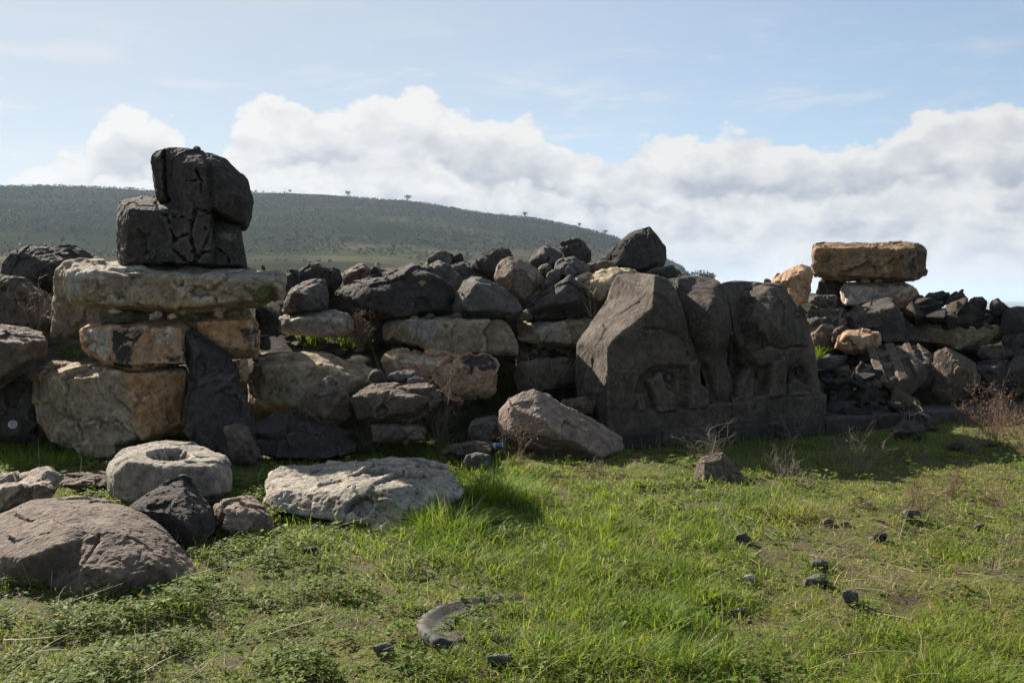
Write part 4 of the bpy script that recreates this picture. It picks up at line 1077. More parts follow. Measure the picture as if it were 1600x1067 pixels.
def chips(n, poly, Y0, Y1, s0, s1, kinds, label, group, y0, y1, soil=False):
    """scattered small stones over a patch of ground; each its own object"""
    pl = pts_of(poly); xs = [p[0] for p in pl]; ys = [p[1] for p in pl]
    c = 0; tries = 0
    while c < n:
        px = rc.uniform(min(xs), max(xs)); py = rc.uniform(min(ys), max(ys))
        if poly_sdf(np.array([px]), np.array([py]), pl)[0] > 0:
            continue
        x, z = ray(px, py)
        hit, p, nn, _, ho, _ = S.ray_cast(DG, Vector((0, 0, CAM_Z)), Vector((float(x), 1.0, float(z))).normalized())
        tries += 1
        if tries > n * 12:
            break
        if not hit or p.y > max(Y0, Y1) + 1.5 or nn.z < 0.25 or (soil and not ho.name.startswith('ground')):
            continue
        o = link('rubble_chip', CH[rc.choice(kinds)])
        o.location = p; s = rc.uniform(s0, s1)
        o.scale = (s * rc.uniform(.8, 1.3), s, s * rc.uniform(.7, 1))
        o.rotation_euler = (rc.uniform(-.6, .6), rc.uniform(-.6, .6), rc.uniform(0, 6.3))
        tag(o, label, 'stone', group)
        c += 1


chips(46, '1240,486 1300,478 1345,476 1350,488 1280,496 1244,494', 15.9, 14.9, .05, .15, (3, 6, 3), 'small tan chip of limestone on the rubble ledge below the orange boulder', 'tan chips on the rubble ledge', 476, 496)
chips(40, '1425,474 1560,478 1600,505 1560,512 1430,505', 16, 14.6, .12, .36, (0, 4, 5, 8, 1, 3), 'small dark stone filling the far rubble between the larger dark stones', 'small dark stones of the far rubble', 474, 512)
chips(44, '1282,560 1330,566 1400,612 1405,644 1300,648 1284,600', 13.8, 12.75, .08, .26, (0, 3, 5, 8, 1, 4), 'small dark stone filling the loose rubble beside the far carved block', 'small dark stones of the loose rubble', 560, 648)
chips(24, '440,520 560,522 600,545 560,552 430,546', 11.6, 11.0, .04, .13, (1, 4, 0, 6), 'small chip of stone on the earthy grass ledge', 'chips on the grass ledge', 520, 552)
chips(60, '405,672 440,654 495,652 520,680 480,696 420,694', 9.95, 9.6, .015, .035, (6, 6, 3), 'tiny pale chip strewn on the black basalt slab', 'pale chips on the black slab', 654, 694)
chips(22, '620,404 720,402 760,420 900,430 900,470 640,440', 13.6, 12.2, .14, .3, (0, 1, 4, 8), 'small basalt stone filling the gaps of the boulder heap', 'small stones in the gaps of the heap', 404, 470, True)
chips(22, '1425,548 1450,546 1456,566 1432,574', 13.35, 13.2, .02, .06, (6, 3, 6), 'tiny pale chip strewn on the grooved stone', 'pale chips on the grooved stone', 546, 574)
# ------------------------------------------------------------------ plants
def leaf_mat(name, cols, trans=0.48, spec=0.15, rough=0.6):
    """thin leaf: reflects and lets light through; colour picked by the 'tone' of each blade"""
    mt, t, o = new_mat(name)
    tone = t.node('ShaderNodeAttribute', attribute_name='tone').outputs['Fac']
    cr = t.node('ShaderNodeValToRGB'); t.put(cr.inputs[0], tone)
    el_ = cr.color_ramp.elements
    while len(el_) < len(cols):
        el_.new(0.5)
    for e, (p_, c_) in zip(el_, cols):
        e.position = p_; e.color = c_ + (1,)
    b = t.node('ShaderNodeBsdfPrincipled'); t.put(b.inputs['Base Color'], cr.outputs[0])
    b.inputs['Roughness'].default_value = rough; b.inputs['Specular IOR Level'].default_value = spec
    tr = t.node('ShaderNodeBsdfTranslucent')
    hs = t.node('ShaderNodeHueSaturation'); hs.inputs['Saturation'].default_value = 1.1; hs.inputs['Value'].default_value = 1.35
    t.put(hs.inputs['Color'], cr.outputs[0]); t.put(tr.inputs[0], hs.outputs[0])
    mx = t.node('ShaderNodeMixShader'); mx.inputs[0].default_value = trans
    t.l.new(b.outputs[0], mx.inputs[1]); t.l.new(tr.outputs[0], mx.inputs[2]); t.l.new(mx.outputs[0], o.inputs[0])
    return mt


M_GRASS = leaf_mat('grass_blades', [(0.0, (0.058, 0.105, 0.014)), (0.35, (0.135, 0.205, 0.026)), (0.65, (0.215, 0.240, 0.042)), (0.82, (0.19, 0.17, 0.055)), (1.0, (0.34, 0.28, 0.15))])
M_LEAF = leaf_mat('weed_leaves', [(0.0, (0.055, 0.098, 0.018)), (0.5, (0.115, 0.165, 0.030)), (0.85, (0.175, 0.180, 0.045)), (1.0, (0.22, 0.17, 0.05))], 0.40, 0.10, 0.65)
M_STRAW = leaf_mat('dry_straw', [(0.0, (0.22, 0.17, 0.09)), (0.5, (0.38, 0.31, 0.19)), (1.0, (0.52, 0.46, 0.32))], 0.2, 0.3)
M_TWIG = leaf_mat('dead_twigs', [(0.0, (0.10, 0.082, 0.062)), (0.5, (0.19, 0.155, 0.115)), (1.0, (0.30, 0.25, 0.18))], 0.05, 0.2)
M_RUST = leaf_mat('rusty_twigs', [(0.0, (0.095, 0.058, 0.040)), (0.5, (0.16, 0.100, 0.068)), (1.0, (0.23, 0.155, 0.100))], 0.15, 0.2)
nr_ = np.random.RandomState(3)


def in_foot(x, y):
    bad = np.zeros(len(x), bool)
    for h_ in FOOT:
        xs = [p[0] for p in h_]; ys = [p[1] for p in h_]
        c = (x > min(xs)) & (x < max(xs)) & (y > min(ys)) & (y < max(ys))
        if c.any():
            i = np.where(c)[0]
            bad[i] |= poly_sdf(x[i], y[i], h_) < -0.03
    return bad


def blades(base, hgt, wid, yaw, lean, bend):
    """curved tapering blades: base (n,3); returns verts, quads, tris"""
    n = len(base)
    dx, dy = np.cos(yaw), np.sin(yaw)
    sx, sy = -np.sin(yaw + nr_.uniform(-.6, .6, n)), np.cos(yaw + nr_.uniform(-.6, .6, n))
    V = np.zeros((n, 7, 3))
    for k, (f, w) in enumerate(((0, .8), (.45, 1.0), (.8, .6), (1.0, 0))):
        r = hgt * (lean * f + bend * f * f)
        z = hgt * f * (1 - .35 * np.clip(lean + bend * f, 0, 1.6) * f)
        c = base + np.stack([dx * r, dy * r, z], 1)
        s = np.stack([sx, sy, np.zeros(n)], 1) * (wid * w * .5)[:, None]
        if k < 3:
            V[:, 2 * k] = c - s; V[:, 2 * k + 1] = c + s
        else:
            V[:, 6] = c
    i = np.arange(n)[:, None] * 7
    Qd = np.concatenate([i + np.array([0, 1, 3, 2]), i + np.array([2, 3, 5, 4])])
    Tr = i + np.array([4, 5, 6])
    return V.reshape(-1, 3), Qd, Tr


def lush(x, y):
    """how tall and green the grass stands"""
    px, py = proj(np.stack([x, y, np.zeros(len(x))], 1))
    g_ = lambda cx, cy, rx, ry: np.exp(-((px - cx) / rx) ** 2 - ((py - cy) / ry) ** 2)
    v = (1.0 * g_(790, 770, 90, 70) + 0.75 * g_(720, 850, 110, 55) + 0.65 * g_(900, 850, 190, 90) + 0.9 * g_(960, 960, 170, 90) + 0.55 * g_(1120, 850, 110, 70) + 1.0 * g_(1480, 1040, 170, 80) + .75 * g_(880, 1050, 170, 45)
         + .45 * g_(560, 850, 160, 40) + .5 * g_(270, 950, 50, 40) + .45 * g_(1200, 780, 60, 40) + .5 * g_(1120, 1040, 130, 50) + .25 * g_(1500, 860, 80, 40) + .5 * g_(130, 770, 40, 25))
    return np.clip(v, 0, 1.1)


def bare(x, y):
    px, py = proj(np.stack([x, y, np.zeros(len(x))], 1))
    g_ = lambda cx, cy, rx, ry: np.exp(-((px - cx) / rx) ** 2 - ((py - cy) / ry) ** 2)
    return np.clip(.8 * g_(1290, 850, 110, 35) + .7 * g_(1420, 910, 120, 40) + .5 * g_(200, 1040, 130, 40) + .5 * g_(500, 985, 120, 40) + .5 * g_(900, 715, 130, 25) + .6 * g_(1450, 800, 90, 20) + .4 * g_(1250, 960, 120, 40) + .7 * g_(60, 715, 120, 12) + .8 * g_(420, 735, 60, 14) + .7 * g_(720, 705, 80, 12), 0, .92)


def meadow_pts(n, y0, y1, spread=1.12):
    y = np.exp(nr_.uniform(math.log(y0), math.log(y1), n))
    x = (nr_.uniform(-1, 1, n)) * (.56 * spread * y + .5)
    front = np.interp(x, YF_X, YF_Y)
    ok = (y < front - .3) & ~in_foot(x, y)
    return x[ok], y[ok]


# half-buried tyre
mt_rub, t, o_ = new_mat('old_rubber')
v = t.node('ShaderNodeTexCoord').outputs['Object']
c1_ = t.noise(v, 9, 5, .6); c2_ = t.noise(v, 60, 4, .6)
col = t.mix(t.ss(c1_, .45, .65), (0.032, 0.030, 0.028), (0.095, 0.066, 0.050))
b = t.node('ShaderNodeBsdfPrincipled'); t.put(b.inputs['Base Color'], col); b.inputs['Roughness'].default_value = .8; b.inputs['Specular IOR Level'].default_value = .3
bp = t.node('ShaderNodeBump'); bp.inputs['Distance'].default_value = .004; t.put(bp.inputs['Height'], c2_); t.l.new(bp.outputs[0], b.inputs['Normal']); t.l.new(b.outputs[0], o_.inputs[0])
arc = [(700, 1018), (672, 1006), (660, 992), (664, 976), (684, 960), (716, 946), (752, 938), (790, 934), (826, 931), (850, 929)]
ap = []
for x_, y_ in arc:
    Y = ground_Y(x_, y_); ap.append(np.array(P(x_, y_, Y)))
ap = np.array(ap)
q = np.linspace(0, len(ap) - 1, 70); ap = np.stack([np.interp(q, np.arange(len(ap)), ap[:, k]) for k in range(3)], 1)
for _ in range(6):
    ap[1:-1] = (ap[:-2] + 2 * ap[1:-1] + ap[2:]) / 4
cen = ap.mean(0); cen[2] = 0
dT = np.gradient(ap, axis=0); dT /= np.linalg.norm(dT, axis=1)[:, None]
nrm = np.stack([-dT[:, 1], dT[:, 0], 0 * dT[:, 0]], 1)                    # outward or inward in plan
prof = [(-.020, -.06), (-.016, .035), (.0, .05), (.015, .045), (.040, .018), (.075, .006), (.105, .014), (.115, -.06)]
sgn = -1.0 if np.dot(nrm[35], ap[35] - np.array(P(800, 1000, 4.6))) > 0 else 1.0
V = []
for i, p_ in enumerate(ap):
    for k, (a, z_) in enumerate(prof):
        lug = .012 if (k in (1, 2) and (i // 2) % 2 == 0) else 0
        V.append(p_ + nrm[i] * sgn * (a * (1.35 - .55 * i / 70) - lug) + np.array([0, 0, z_ * (.85 - .3 * i / 70) - p_[2] - .08 * max(0, 1 - i / 3) - .05 * max(0, (i - 56) / 13) + float(gz(p_[:1], p_[1:2])[0]) + .012 * math.sin(i * .09)]) - cen)
K = len(prof)
Fq = np.array([(i * K + k, i * K + k + 1, (i + 1) * K + k + 1, (i + 1) * K + k) for i in range(len(ap) - 1) for k in range(K - 1)])
tyre = link('buried_tyre', mesh_np('buried_tyre', np.array(V), [Fq], [mt_rub], True)); tyre.location = cen
tag(tyre, 'worn brown-black tyre half buried in the grass, only a curved rim showing', 'tyre')
sol = tyre.modifiers.new('thickness', 'SOLIDIFY'); sol.thickness = .012


_in = (ap + cen*0) + nrm * sgn * .26; _out = ap - nrm * sgn * .06
for i in range(0, 64, 5):
    j = min(i + 6, len(ap) - 1)
    FOOT.append([tuple(_out[i][:2]), tuple(_out[j][:2]), tuple(_in[j][:2]), tuple(_in[i][:2])])


# 1: short turf everywhere
x, y = meadow_pts(150000, 3.2, 13.5)
cl = n2(x, y, 1.5, 3); bz = bare(x, y); lz = lush(x, y)
ok = (nr_.uniform(0, 1, len(x)) > bz * .8 + .75 * sst(-cl, .05, .65)) & (nr_.uniform(0, 1, len(x)) < 0.80)
x, y, cl, bz, lz = x[ok], y[ok], cl[ok], bz[ok], lz[ok]; n = len(x)
h1 = (0.030 + 0.030 * nr_.rand(n) + .015 * np.clip(cl, 0, 1)) * (0.8 + 1.2 * lz)
parts_v = []; parts_q = []; parts_t = []; tones = []


def add(Vq, tone):
    o_ = sum(len(v_) for v_ in parts_v)
    parts_v.append(Vq[0]); parts_q.append(Vq[1] + o_); parts_t.append(Vq[2] + o_); tones.append(np.repeat(tone, 7))


tone = np.clip(.42 + .16 * nr_.randn(n) + .14 * cl + .22 * bz - .1 * lz + .18 * n2(x, y, .6, 2), 0, .8)
_px = proj(np.stack([x, y, np.zeros(n)], 1))[0]; tone = np.clip(tone + .14 * sst(_px, 1080, 1420), 0, .8)
tone = np.where(nr_.rand(n) < .05 + .10 * bz + .06 * sst(_px, 1080, 1420), nr_.uniform(.82, 1, n), tone)
add(blades(np.stack([x, y, gz(x, y) - .006], 1), h1, (.0032 + .0022 * nr_.rand(n)) * np.clip(y / 5, 1, 2.2), nr_.uniform(0, 6.28, n), nr_.uniform(.1, 1.0, n), nr_.uniform(.0, .7, n)), tone)
# 2: long grass in clumps
x, y = meadow_pts(15000, 3.2, 12.5)
lz = lush(x, y) * (0.55 + .7 * sst(n2(x, y, 1.9, 2), -.35, .35))
lz = lz * np.clip(.12 + 1.35 * sst(n2(x + 5, y, 2.7, 2), -.2, .4), 0, 1.4)
ok = nr_.rand(len(x)) < lz * .70
x, y, lz = x[ok], y[ok], lz[ok]
k = 13
n = len(x) * k
bx = np.repeat(x, k) + nr_.randn(n) * .028; by = np.repeat(y, k) + nr_.randn(n) * .028; l2 = np.repeat(lz, k)
ct = np.repeat(nr_.randn(len(x)) * .09, k); cyaw = np.repeat(nr_.uniform(0, 6.28, len(x)), k)
ok = ~in_foot(bx, by)
bx, by, l2, ct, cyaw = bx[ok], by[ok], l2[ok], ct[ok], cyaw[ok]; n = len(bx)
tone = np.clip(.36 + .13 * nr_.randn(n) + ct + .2 * n2(bx, by, .8, 2), 0, .78)
tone = np.where(nr_.rand(n) < .05, nr_.uniform(.8, 1, n), tone)
add(blades(np.stack([bx, by, gz(bx, by) - .01], 1), (.06 + .12 * nr_.rand(n) ** 1.3) * np.clip(.45 + .65 * l2, .3, 1.1), (.0035 + .003 * nr_.rand(n)) * np.clip(by / 6, 1, 1.8), cyaw + nr_.randn(n) * 1.2, nr_.uniform(.0, .6, n), nr_.uniform(.1, 1.1, n)), tone)
# dead litter lying flat between the blades
x, y = meadow_pts(26000, 3.2, 11.5)
ok = nr_.rand(len(x)) < .22 + .5 * bare(x, y) + .35 * sst(n2(x, y, 1.2, 2), .1, .6)
x, y = x[ok], y[ok]; n = len(x)
add(blades(np.stack([x, y, gz(x, y) + .008 + .02 * nr_.rand(n)], 1), .010 + .012 * nr_.rand(n), (.0022 + .002 * nr_.rand(n)) * np.clip(y / 5, 1, 2), nr_.uniform(0, 6.28, n), nr_.uniform(2, 5, n), nr_.uniform(-1, 1, n)), nr_.uniform(.80, 1, n))
# a fringe of taller grass round the foot of the stones in the meadow
fb = []
for h_ in FOOT[:-13]:
    a = np.array(h_); b = np.roll(a, -1, 0)
    for q0, q1 in zip(a, b):
        m_ = int(np.linalg.norm(q1 - q0) * 110)
        if m_:
            t_ = nr_.rand(m_, 1)
            nrm_ = np.array([q1[1] - q0[1], q0[0] - q1[0]]) / (np.linalg.norm(q1 - q0) + 1e-9)
            fb.append(q0 + (q1 - q0) * t_ + nrm_ * np.abs(nr_.normal(.02, .05, (m_, 1))))
fb = np.vstack(fb)
fb = fb[(np.interp(fb[:, 0], YF_X, YF_Y) - .2 > fb[:, 1]) & (sst(n2(fb[:, 0], fb[:, 1], 2.5, 2), -.5, .4) > nr_.rand(len(fb)))]
n = len(fb)
add(blades(np.stack([fb[:, 0], fb[:, 1], gz(fb[:, 0], fb[:, 1]) - .01], 1), .04 + .11 * nr_.rand(n) ** 1.6, (.0035 + .003 * nr_.rand(n)) * np.clip(fb[:, 1] / 6, 1, 1.8), nr_.uniform(0, 6.28, n), nr_.uniform(.0, .5, n), nr_.uniform(.1, .9, n)), np.where(nr_.rand(n) < .12, nr_.uniform(.8, 1, n), np.clip(.35 + .15 * nr_.randn(n), 0, .78)))
# grass growing on ledges of the ruin and along the step
for poly, cnt, hh in (('455,520 540,515 590,530 590,548 470,545', 900, .10), ('85,545 130,540 135,556 100,560', 260, .07), ('1300,575 1400,572 1400,590 1310,595', 10, .05), ('0,690 150,700 160,725 0,735', 900, .13), ('210,690 292,680 292,700 215,712', 500, .10), ('1268,540 1300,545 1300,560 1275,560', 160, .16), ('1300,562 1332,560 1330,582 1306,585', 220, .1),
                      ('560,690 780,690 790,720 600,712', 700, .10), ('1450,640 1600,620 1600,634 1460,640', 700, .10), ('740,575 800,590 800,640 740,640', 420, .16)):
    pl = pts_of(poly); xs = [p[0] for p in pl]; ys = [p[1] for p in pl]
    got = []; tries = 0
    while len(got) < cnt and tries < cnt * 6:
        tries += 1
        a, b = nr_.uniform(min(xs), max(xs)), nr_.uniform(min(ys), max(ys))
        if poly_sdf(np.array([a]), np.array([b]), pl)[0] > 0:
            continue
        rx, rz = ray(a, b)
        hit, p, nn, _, _ho, _ = S.ray_cast(DG, Vector((0, 0, CAM_Z)), Vector((float(rx), 1.0, float(rz))).normalized())
        if hit and p.y < 20 and _ho.name.startswith('ground'):
            got.append(tuple(p))
    if got:
        B_ = np.array(got); n = len(B_)
        add(blades(B_, hh * nr_.uniform(.4, 1.2, n), np.full(n, .007), nr_.uniform(0, 6.28, n), nr_.uniform(.1, .7, n), nr_.uniform(.1, .8, n)), np.clip(.35 + .2 * nr_.randn(n), 0, .9))
V = np.vstack(parts_v)
tag(link('grass', mesh_np('grass', V, [np.vstack(parts_q), np.vstack(parts_t)], [M_GRASS], True, {'tone': np.concatenate(tones)})), kind='stuff')

# 3: broad-leaved weeds and clover
x, y = meadow_pts(56000, 3.2, 11)
px, py = proj(np.stack([x, y, np.zeros(len(x))], 1))
w_ = np.clip(1.0 * np.exp(-((px - 250) / 380) ** 2) + .35 + .5 * np.exp(-((px - 520) / 200) ** 2 - ((py - 860) / 60) ** 2), 0, 1.1) * (1 - .7 * bare(x, y)) * (1 - .6 * np.clip(lush(x, y), 0, 1))
ok = nr_.rand(len(x)) < w_ * (.06 + .80 * sst(n2(x, y, 2.6, 3), -.05, .5))
x, y = x[ok], y[ok]
k = 5; n = len(x) * k
bx = np.repeat(x, k) + nr_.randn(n) * .020; by = np.repeat(y, k) + nr_.randn(n) * .020
bz_ = gz(bx, by) + nr_.uniform(.01, .045, n) + np.clip(n2(bx, by, 2.6, 2), 0, 1) * nr_.uniform(.0, .13, n)
sz = nr_.uniform(.005, .012, n) * nr_.choice([1, 1, 1, 1.7, 2.3], n) * np.clip(by / 5.5, 1, 1.6); yaw = nr_.uniform(0, 6.28, n); tl = nr_.uniform(-.5, .7, n)
ux = np.stack([np.cos(yaw), np.sin(yaw), tl * .6], 1); vx = np.stack([-np.sin(yaw), np.cos(yaw), nr_.uniform(-.3, .3, n)], 1)
C_ = np.stack([bx, by, bz_], 1); s = sz[:, None]
up = np.array([0, 0, 1.0])[None]
V = np.stack([C_ - ux * s, C_ - vx * s * .75 + up * s * .25, C_ + ux * s, C_ + vx * s * .75 + up * s * .25], 1).reshape(-1, 3)
i = np.arange(n)[:, None] * 4
tn = np.repeat(np.clip(.45 + .2 * nr_.randn(n) + .15 * n2(bx, by, .9, 2), 0, 1), 4)
tag(link('weed_leaves', mesh_np('weed_leaves', V, [np.concatenate([i + np.array([0, 1, 2]), i + np.array([0, 2, 3])])], [M_LEAF], False, {'tone': tn})), kind='stuff')


# 4: loose dead stalks lying and standing in the grass
def tubes(paths, rad, sides=3):
    """paths: list of (k,3) arrays; rad: base radius each"""
    Vs, Fs = [], []; o_ = 0
    for p_, r in zip(paths, rad):
        p_ = np.asarray(p_, float); m_ = len(p_)
        d = np.gradient(p_, axis=0); d /= np.linalg.norm(d, axis=1)[:, None] + 1e-9
        a = np.cross(d, np.array([.31, .17, .93])); a /= np.linalg.norm(a, axis=1)[:, None] + 1e-9
        b = np.cross(d, a)
        rr_ = r * np.linspace(1, .35, m_)[:, None]
        for q in range(sides):
            th = 2 * math.pi * q / sides
            Vs.append(p_ + (a * math.cos(th) + b * math.sin(th)) * rr_)
        for i in range(m_ - 1):
            for q in range(sides):
                q2 = (q + 1) % sides
                Fs.append((o_ + q * m_ + i, o_ + q2 * m_ + i, o_ + q2 * m_ + i + 1, o_ + q * m_ + i + 1))
        o_ += sides * m_
    return np.vstack(Vs), np.array(Fs)


paths, rad, tn = [], [], []
x, y = meadow_pts(5200, 3.3, 11)
px, py = proj(np.stack([x, y, np.zeros(len(x))], 1))
dw = np.clip(.16 + .9 * np.exp(-((px - 1430) / 200) ** 2 - ((py - 900) / 90) ** 2) + .6 * np.exp(-((px - 1230) / 110) ** 2 - ((py - 830) / 60) ** 2) + .35 * np.exp(-((px - 200) / 200) ** 2 - ((py - 1010) / 60) ** 2), 0, 1)
ok = nr_.rand(len(x)) < dw * .55
for a, b in zip(x[ok], y[ok]):
    L = nr_.uniform(.08, .38); yw = nr_.uniform(0, 6.28); el0 = nr_.uniform(-.05, .6) if nr_.rand() < .8 else nr_.uniform(.6, 1.4)
    z0 = float(gz(np.array([a]), np.array([b]))[0]) + nr_.uniform(.01, .05)
    t_ = np.linspace(0, 1, 5)
    cv_ = nr_.uniform(-.5, .5)
    paths.append(np.stack([a + L * t_ * math.cos(el0) * np.cos(yw + cv_ * t_), b + L * t_ * math.cos(el0) * np.sin(yw + cv_ * t_), z0 + L * (t_ * math.sin(el0) - .25 * t_ * t_ * abs(math.sin(el0)))], 1))
    rad.append(nr_.uniform(.0011, .0024)); tn.append(nr_.uniform(.2, 1))
V, Fq = tubes(paths, rad)
tag(link('dead_stalks', mesh_np('dead_stalks', V, [Fq], [M_STRAW], True, {'tone': np.concatenate([np.full(15, q) for q in tn])})), kind='stuff')


# 5: shrubs and tufts one can point at
def shrub(label, px, py, w, h_, mat, n_stem=16, thin=.0016, levels=2, name='dry_shrub', cat='shrub', group=None, upright=.5, seed=0, Y=None, z=None, cover=0):
    r = np.random.RandomState(seed + 100)
    if Y is None:
        Y = ground_Y(px, py)
    b = np.array(P(px, py, Y))
    if z is None:
        b[2] = float(gz(np.array([b[0]]), np.array([b[1]]))[0])
    H = h_ / F_PX * Y; Wd = w / F_PX * Y
    root = thing(name, label, cat, tuple(b), group)
    ps, rd, tt = [], [], []

    def grow(p0, d, L, rad_, lv):
        m_ = 5; pth = [p0]; d = d / np.linalg.norm(d)
        for i in range(m_):
            d = d + r.normal(0, .16, 3); d[2] += .05; d /= np.linalg.norm(d)
            pth.append(pth[-1] + d * L / m_)
        ps.append(np.array(pth)); rd.append(rad_); tt.append(r.uniform(.1, 1))
        if lv > 0:
            for _ in range(r.randint(3, 6)):
                i = r.randint(1, m_ + 1)
                d2 = d * .6 + r.normal(0, .6, 3); d2[2] = abs(d2[2]) * .7 + .1
                grow(pth[i], d2, L * r.uniform(.3, .6), rad_ * .65, lv - 1)
    for s_ in range(n_stem):
        a = r.uniform(0, 6.28); sp = r.uniform(0, 1)
        d = np.array([math.cos(a) * sp * Wd * .55 / max(H, .05), math.sin(a) * sp * Wd * .45 / max(H, .05), upright + r.uniform(.1, .6)])
        p0 = np.array([math.cos(a) * Wd * .12 * r.rand(), math.sin(a) * Wd * .12 * r.rand(), -.02])
        grow(p0, d, H * r.uniform(.65, 1.05), thin * Y / 6 * r.uniform(.8, 1.3), levels)
    V, Fq = tubes(ps, rd)
    link('stems', mesh_np('stems', V, [Fq], [mat], True, {'tone': np.concatenate([np.full(18, q) for q in tt])}), root)
    if cover:
        n = cover
        tip = np.array([ps[r.randint(len(ps))][r.randint(2, 6)] for _ in range(n)]) + r.normal(0, .012, (n, 3))
        sz = r.uniform(.003, .008, n)[:, None] * Y / 8
        u = r.normal(size=(n, 3)); u /= np.linalg.norm(u, axis=1)[:, None]
        v_ = np.cross(u, r.normal(size=(n, 3))); v_ /= np.linalg.norm(v_, axis=1)[:, None]
        V = np.stack([tip - u * sz, tip + v_ * sz * .5, tip + u * sz, tip - v_ * sz * .5], 1).reshape(-1, 3)
        i = np.arange(n)[:, None] * 4
        link('foliage', mesh_np('foliage', V, [i + np.arange(4)], [M_RUST if mat is M_RUST else M_TWIG], False, {'tone': np.repeat(r.rand(n), 4)}), root)
    return root


SG = 'dead thorny shrubs along the ruin'
shrub('grey leafless thorn shrub between the crumbling slab and the flat-topped brown boulder', 690, 706, 120, 110, M_TWIG, 16, seed=1, group=SG)
shrub('smaller grey leafless shrub behind the crumbling slab, before the black chip-strewn slab', 590, 708, 80, 75, M_TWIG, 9, seed=2, group=SG)
shrub('thin dead stems beside the black chip-strewn slab', 480, 722, 60, 60, M_TWIG, 5, seed=3, group=SG, levels=1)
shrub('grey thorn shrub on top of the two-horned brown stone', 1105, 716, 70, 72, M_TWIG, 14, seed=4, group=SG, Y=9.0)
shrub('spreading pale dead shrub in the shade behind the straw tuft', 1228, 752, 120, 62, M_TWIG, 13, seed=5, group=SG)
shrub('faint grey shrub in the middle of the shaded grass', 1340, 738, 110, 66, M_TWIG, 15, seed=6, group=SG)
shrub('dead twigs standing against the step under the bulging block', 1240, 690, 70, 60, M_TWIG, 7, seed=7, group=SG)
shrub('bleached twisted twigs before the step by the squat flat-topped stone', 1415, 668, 60, 40, M_STRAW, 7, seed=8, group=SG)
RB = 'rust-brown bushes'
shrub('rust-brown bush in the sun at the far end of the step', 1556, 694, 110, 82, M_RUST, 26, seed=9, group=RB, cover=2600, levels=2)
shrub('second rust-brown bush, cut off by the edge of the view', 1606, 714, 120, 84, M_RUST, 24, seed=10, group=RB, cover=2400)
shrub('low pale brown bush with dead stems beside the sunlit rust-brown bush', 1520, 708, 60, 36, M_TWIG, 12, seed=11, group=RB, cover=500)
shrub('rust-brown bush growing from the dark crumbly lump of stone', 1436, 808, 60, 62, M_RUST, 15, seed=12, group=RB, cover=1000)
shrub('small rust-brown bush at the brink of the shade', 1482, 776, 46, 36, M_RUST, 10, seed=13, group=RB, cover=600)
shrub('thin rust-brown bush in the shade near the edge of the view', 1560, 800, 60, 60, M_RUST, 9, seed=14, group=RB, cover=400)
shrub('brown dry weed on the grass ledge before the long bright-cornered slab', 560, 546, 70, 60, M_RUST, 16, seed=15, Y=11.2, z=1, cover=700, group=RB)
shrub('brown withered weed next to the blue can, leaning on the grainy boulder', 812, 735, 60, 70, M_RUST, 12, seed=16, cover=350, group=RB)
shrub('pale bent straw stems hanging from the grass ledge', 600, 590, 40, 55, M_STRAW, 5, seed=17, levels=0, Y=10.95, z=1, name='straw_tuft', cat='dry grass')
shrub('dark dead twigs sprouting between the boulders behind the stack', 60, 520, 70, 70, M_TWIG, 8, seed=18, Y=11.2, z=1, group=SG)
shrub('dry twigs growing beside the carved lion block on the terrace', 925, 492, 50, 50, M_STRAW, 7, seed=19, Y=11.9, z=1, levels=1, name='straw_tuft', cat='dry grass')
shrub('faint dead weeds in the dark gap between the orange-stained block and the carved lion block', 840, 612, 80, 60, M_TWIG, 12, seed=20, Y=11.0, z=1, group=SG)

WB = 'low withered weeds in the short grass'
for q_, a_ in enumerate((('low reddish-brown weeds between the straw tuft and the dark crumbly stone', 1350, 795, 70, 30), ('withered brown weeds on the bare soil before the dark crumbly stone', 1330, 868, 80, 26), ('tangle of pale dead stems around the biggest loose stone', 1370, 915, 90, 40),
                         ('brown weeds at the brink of the shade above the straw tuft', 1265, 762, 80, 34), ('dry brown weeds under the tall stalks at the view edge', 1545, 892, 90, 44), ('withered weeds before the grainy boulder', 930, 742, 90, 30), ('sparse brown stems on the soil beside the half-buried tyre', 560, 975, 60, 26))):
    shrub(a_[0], a_[1], a_[2], a_[3], a_[4], (M_RUST, M_TWIG, M_STRAW, M_TWIG, M_STRAW, M_RUST, M_TWIG)[q_], 14, seed=40 + q_, levels=1, name='withered_weed', cat='weed', group=WB, upright=.25, cover=(350, 250, 0, 300, 0, 350, 150)[q_])


